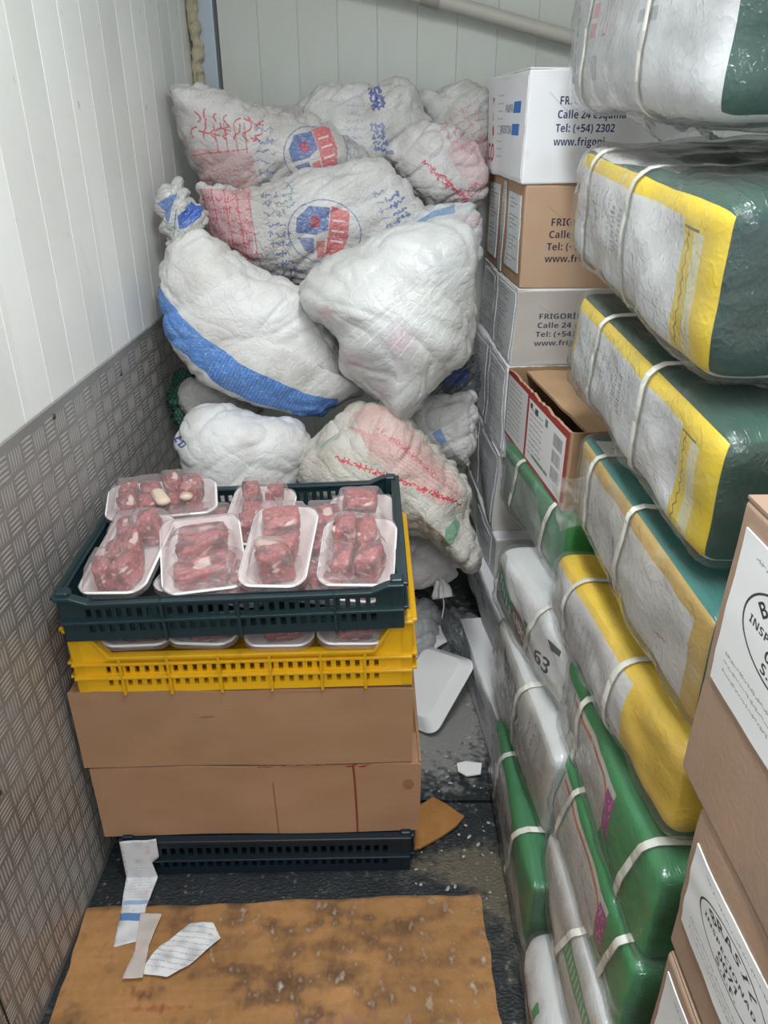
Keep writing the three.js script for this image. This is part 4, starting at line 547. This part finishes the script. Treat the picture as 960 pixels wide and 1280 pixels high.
function exportBox(label, p, ry, [W, H, L], base, near, extra, sd, o = {}) {
  const t = thing('export_box', label, 'box', p, [R(o.rx ?? 0), ry, R(o.rz ?? 0)]);
  const def = (q, n) => { const k = (o.soft ?? 1) * (.005 * N3(q[0] * 5 + sd, q[1] * 7, q[2] * 5) + .0015 * N3(q[0] * 30, q[1] * 40 + sd, q[2] * 30)); return q.map((v, i) => v + n[i] * k); };
  part('body', blockGeo(W, H, L, { r: o.rad ?? .005, n: [10, 8, 14], def }), [base, base, base, base, near, base], t);
  // stickers on the left side: [name, z, y, width along z, height, material]
  for (const [nm, z, y, w, h, m, proud] of extra) { const g = new THREE.BoxGeometry(.0016, h, w, 1, 10, 12), q = g.attributes.position; for (let i = 0; i < q.count; i++) { const P = [-W / 2, y + q.getY(i) - H / 2, z + q.getZ(i)], e = def(P, [-1, 0, 0]); q.setX(i, q.getX(i) + e[0] - (proud ?? .0012)); q.setY(i, q.getY(i) + y); q.setZ(i, q.getZ(i) + z); } g.computeVertexNormals(); part(nm, g, m, t); }
  // overlapping outer flaps on top, so that the lid shows its seam
  part('lid_flap', box(W * .99, .003, L * .49, 0, H + .0005, L * .247), base, t); part('lid_flap', box(W * .99, .003, L * .49, 0, H + .0005, -L * .247), base, t);
  return t;
}
const AT = R(3), AX = .50;
const topSide = std('#ffffff', .6, { map: canvas(768, 384, (x, w, h) => { x.fillStyle = '#e9e9ec'; x.fillRect(0, 0, w, h); blotch(x, w, h, 8, '214,216,222', .3, 30, 120); x.fillStyle = '#2f6fc0'; x.fillRect(560, 90, 120, 44); x.fillRect(560, 176, 120, 44); x.fillStyle = '#4a5878'; x.font = 'bold 46px sans-serif'; x.fillText('PAMPA', 390, 132); x.fillText('ARGENTINA', 290, 216); for (let i = 0; i < 9; i++) scribble(x, 220, 60 + i * 32, 110, 8, 'rgba(110,112,126,.6)', 2.4); x.fillStyle = '#b8303c'; x.font = 'bold 110px sans-serif'; x.fillText('CO', 20, 344); poly(x, [[110, 60], [150, 70], [120, 96]], '#b8303c'); poly(x, [[110, 196], [140, 180], [150, 222], [120, 236]], '#b8303c'); x.fillRect(118, 130, 12, 34); }) });
exportBox('white export box with blue print, topmost of the far box column', [AX - .03, 1.268, -2.075], AT, [.36, .222, .46], card, std('#ffffff', .65, { map: firmText('#f0f0f2', '#36406e', 168) }), [['printed_side', 0, .11, .445, .2, topSide, .0004]], 1, { rx: 0 });
exportBox('brown export box with paper sheets on its side, under the white blue-printed box', [AX + .012, 1.042, -2.08], AT, [.42, .224, .46], kraftM, std('#ffffff', .8, { map: firmText('#bd9c80', '#3a3340', 212, 150) }), [['document_sheet', .125, .115, .15, .17, dl[0]], ['document_sheet', -.13, .115, .13, .18, dl[1]], ['tape', .0, .112, .035, .215, tapeTex, .002]], 2);
exportBox('dirty white export box with grey print, third from the top of the far column', [AX + .008, .860, -2.075], AT, [.42, .180, .46], card, std('#ffffff', .7, { map: firmText('#b9b2ab', '#3c4054', 212, 140) }), [['document_sheet', .12, .09, .19, .16, dl[2]], ['document_sheet', -.12, .09, .17, .15, dl[0]], ['tape', -.01, .09, .03, .17, tapeTex, .002]], 3, { soft: 1.6 });
exportBox('white export box beside the red-edged box, papers peeling from its side', [AX - .004, .622, -2.06], AT, [.42, .234, .47], card, card, [['document_sheet', .12, .12, .19, .2, dl[1]], ['document_sheet', -.12, .12, .17, .2, dl[2]], ['tape', .0, .118, .03, .21, tapeTex, .002]], 4, { soft: 1.8 });
exportBox('white export box with a torn front corner, below the box with peeling papers', [AX - .008, .402, -2.075], AT, [.42, .218, .46], card, std('#c8c4be', .75), [['document_sheet', .10, .11, .22, .19, dl[2]], ['document_sheet', -.13, .11, .16, .19, dl[1]]], 5, { soft: 2 });
const blueMarks = printed((x, w, h) => { x.fillStyle = '#c4c4c6'; x.fillRect(0, 0, w, h); speck(x, w, h); x.fillStyle = 'rgba(60,80,170,.75)'; x.save(); x.translate(w * .56, h * .3); x.rotate(.15); x.fillRect(0, 0, 130, 16); x.fillRect(20, 34, 110, 16); x.restore(); x.save(); x.translate(w * .24, h * .3); for (let i = 0; i < 7; i++) x.fillRect(i * 34, rr(0, 18), 20, 36); x.restore(); blotch(x, w, h, 5, '190,90,110', .3, 10, 40); }, 1024, 400, .65);
const sideBox = (label, p, ry, d, sd) => { const t = exportBox(label, p, ry, d, card, std('#c9c9c8', .6), [], sd, { soft: 2.2, rad: .010 }); t.children[0].material = [blueMarks, card, card, card, std('#c9c9c8', .6), card]; return t; };
exportBox('flat white box jutting out under the box with the torn front corner', [.282 + .2, .277, -2.03], R(4), [.40, .122, .46], card, std('#b9b7b3', .7), [['document_sheet', .08, .06, .2, .09, dl[0]]], 8, { soft: 2 });
sideBox('grey-white box with blue marks low in the far column, standing on the lowest box', [.268 + .2, .137, -1.85], R(6), [.40, .136, .46], 6);
sideBox('lowest grey-white box with blue marks, on the floor beside the aisle', [.250 + .18, 0, -1.60], R(7), [.38, .134, .46], 7);
{ // red-edged open-topped box
  const W = .34, H = .165, L = .44, t = thing('red_edged_box', 'open-topped brown box with red edges and a barcode label on its side', 'box', [.325 + W / 2, .703, -1.598], [0, R(7), 0]);
  const side = std('#ffffff', .6, { map: canvas(1024, 400, (x, w, h) => {
    x.fillStyle = '#a3342c'; x.fillRect(0, 0, w, h); x.fillStyle = '#dcdcdb'; x.fillRect(10, 36, w * .36, h - 50); x.fillStyle = '#e6e6e6'; x.fillRect(w * .4, 44, w * .55, h - 64); x.fillStyle = '#a3342c'; x.fillRect(w * .375, 0, 8, h);
    for (let i = 0; i < 11; i++) scribble(x, 40, 70 + i * 28, 240, 10, 'rgba(80,84,96,.6)', 3); rows(x, w * .43, 90, 0, 30, 9, 230, 12, 'rgba(80,80,90,.7)', 3); x.fillStyle = '#3c4a44'; x.fillRect(w * .42, 60, 40, 26); x.fillRect(w * .5, 64, 50, 34); x.fillStyle = '#5a8a72'; x.fillRect(w * .66, 60, 40, 40);
    for (let i = 0; i < 3; i++) barcode(x, w * .79, 80 + i * 86, 120, 66, i ? '#777c80' : '#44484c'); barcode(x, w * .5, 320, 260, 20);
  }) });
  const brown = std('#ffffff', .8, { map: kraft('#987a5e') }), tan = std('#ffffff', .8, { map: kraft('#c5a27e'), bumpMap: rep(grain, 2, 2), bumpScale: .001 });
  const torn = (w, h, sd, amp) => { const s = new THREE.Shape(); s.moveTo(-w / 2, 0); s.lineTo(w / 2, 0); for (let i = 0; i <= 46; i++) { const a = w / 2 - w * i / 46; s.lineTo(a, h + amp * (N3(a * 22, sd, 1) + .5 * N3(a * 70, sd, 4)) - amp * .3); } s.closePath(); const g = new THREE.ExtrudeGeometry(s, { depth: .006, bevelEnabled: false }); const u = g.attributes.uv, p = g.attributes.position; for (let i = 0; i < u.count; i++) u.setXY(i, p.getX(i) / w + .5, p.getY(i) / h); return g; };
  const l = part('side_panel', torn(L, H, 3, .008), [side, kraftM], t, 'red-edged side panel with a white barcode label'); l.position.set(-W / 2 + .006, 0, 0); l.rotation.y = -Math.PI / 2;
  const r = part('side_panel', torn(L, H, 5, .004), brown, t); r.position.set(W / 2 - .006, 0, 0); r.rotation.y = Math.PI / 2;
  const n = part('front_panel', torn(W, H, 7, .004), brown, t); n.position.set(0, 0, L / 2 - .006);
  const b = part('back_panel', torn(W, H, 9, .004), brown, t); b.position.set(0, 0, -L / 2 + .006); b.rotation.y = Math.PI;
  const lid = new THREE.BoxGeometry(W - .05, .006, L - .02, 12, 1, 16), q = lid.attributes.position; for (let i = 0; i < q.count; i++) q.setY(i, q.getY(i) + .006 * N3(q.getX(i) * 14, q.getZ(i) * 14, 2)); lid.computeVertexNormals(); part('inner_lid', lid, tan, t).position.set(.016, H - .012, 0);
  part('base_panel', box(W - .012, .006, L - .012, 0, .004, 0), brown, t);
}
// cardboard boxes in the near right corner
const stampLabel = canvas(768, 512, (x, w, h) => {
  x.fillStyle = '#eceded'; x.fillRect(0, 0, w, h); blotch(x, w, h, 8, '214,216,220', .3, 30, 120); x.strokeStyle = '#3b3d42'; x.lineWidth = 6; x.beginPath(); x.ellipse(215, 200, 150, 120, 0, 0, 7); x.stroke();
  x.fillStyle = '#33353a'; x.font = 'bold 54px sans-serif'; const T = 'BRASIL'; for (let i = 0; i < 6; i++) { const a = -2.45 + i * .34; x.save(); x.translate(215 + 112 * Math.cos(a), 205 + 86 * Math.sin(a)); x.rotate(a + Math.PI / 2); x.fillText(T[i], -20, 16); x.restore(); }
  x.font = 'bold 34px sans-serif'; x.fillText('INSPECIONADO', 89, 216); x.font = 'bold 42px sans-serif'; x.fillText('0071', 165, 262); x.fillText('S.I.F.', 161, 304);
  for (let i = 0; i < 8; i++) scribble(x, 430, 60 + i * 34, 280, 12, 'rgba(90,92,98,.6)', 3); for (let i = 0; i < 3; i++) scribble(x, 40, 380 + i * 30, 260, 10, 'rgba(90,92,98,.5)', 3); barcode(x, 340, 380, 380, 90, '#5a5e62'); scribble(x, 60, 48, 320, 12, 'rgba(90,92,98,.5)', 3);
});
const stampM = std('#ffffff', .55, { map: stampLabel }), kraftD = std('#ffffff', .8, { map: kraft('#a58a76'), bumpMap: rep(grain, 4, 2), bumpScale: .0004 });
exportBox('large brown box with a white inspection label, topmost of the near right boxes', [.325 + .17, .772, -.355], R(1), [.34, .325, .53], kraftD, kraftD, [['inspection_label', -.066, .220, .36, .165, stampM]], 21, { rad: .008, soft: .5 });
exportBox('brown box with a white inspection label under the large brown box at the right', [.33 + .17, .555, -.31], R(1), [.34, .213, .52], kraftD, kraftD, [['inspection_label', -.062, .118, .36, .12, stampM]], 22, { rad: .008 });
exportBox('lowest brown box at the right, only the corner of its white label showing', [.33 + .17, .0, -.30], R(1), [.34, .55, .52], kraftD, kraftD, [['inspection_label', -.085, .452, .32, .16, stampM]], 23, { rad: .008 });

renderer.render(scene, camera);
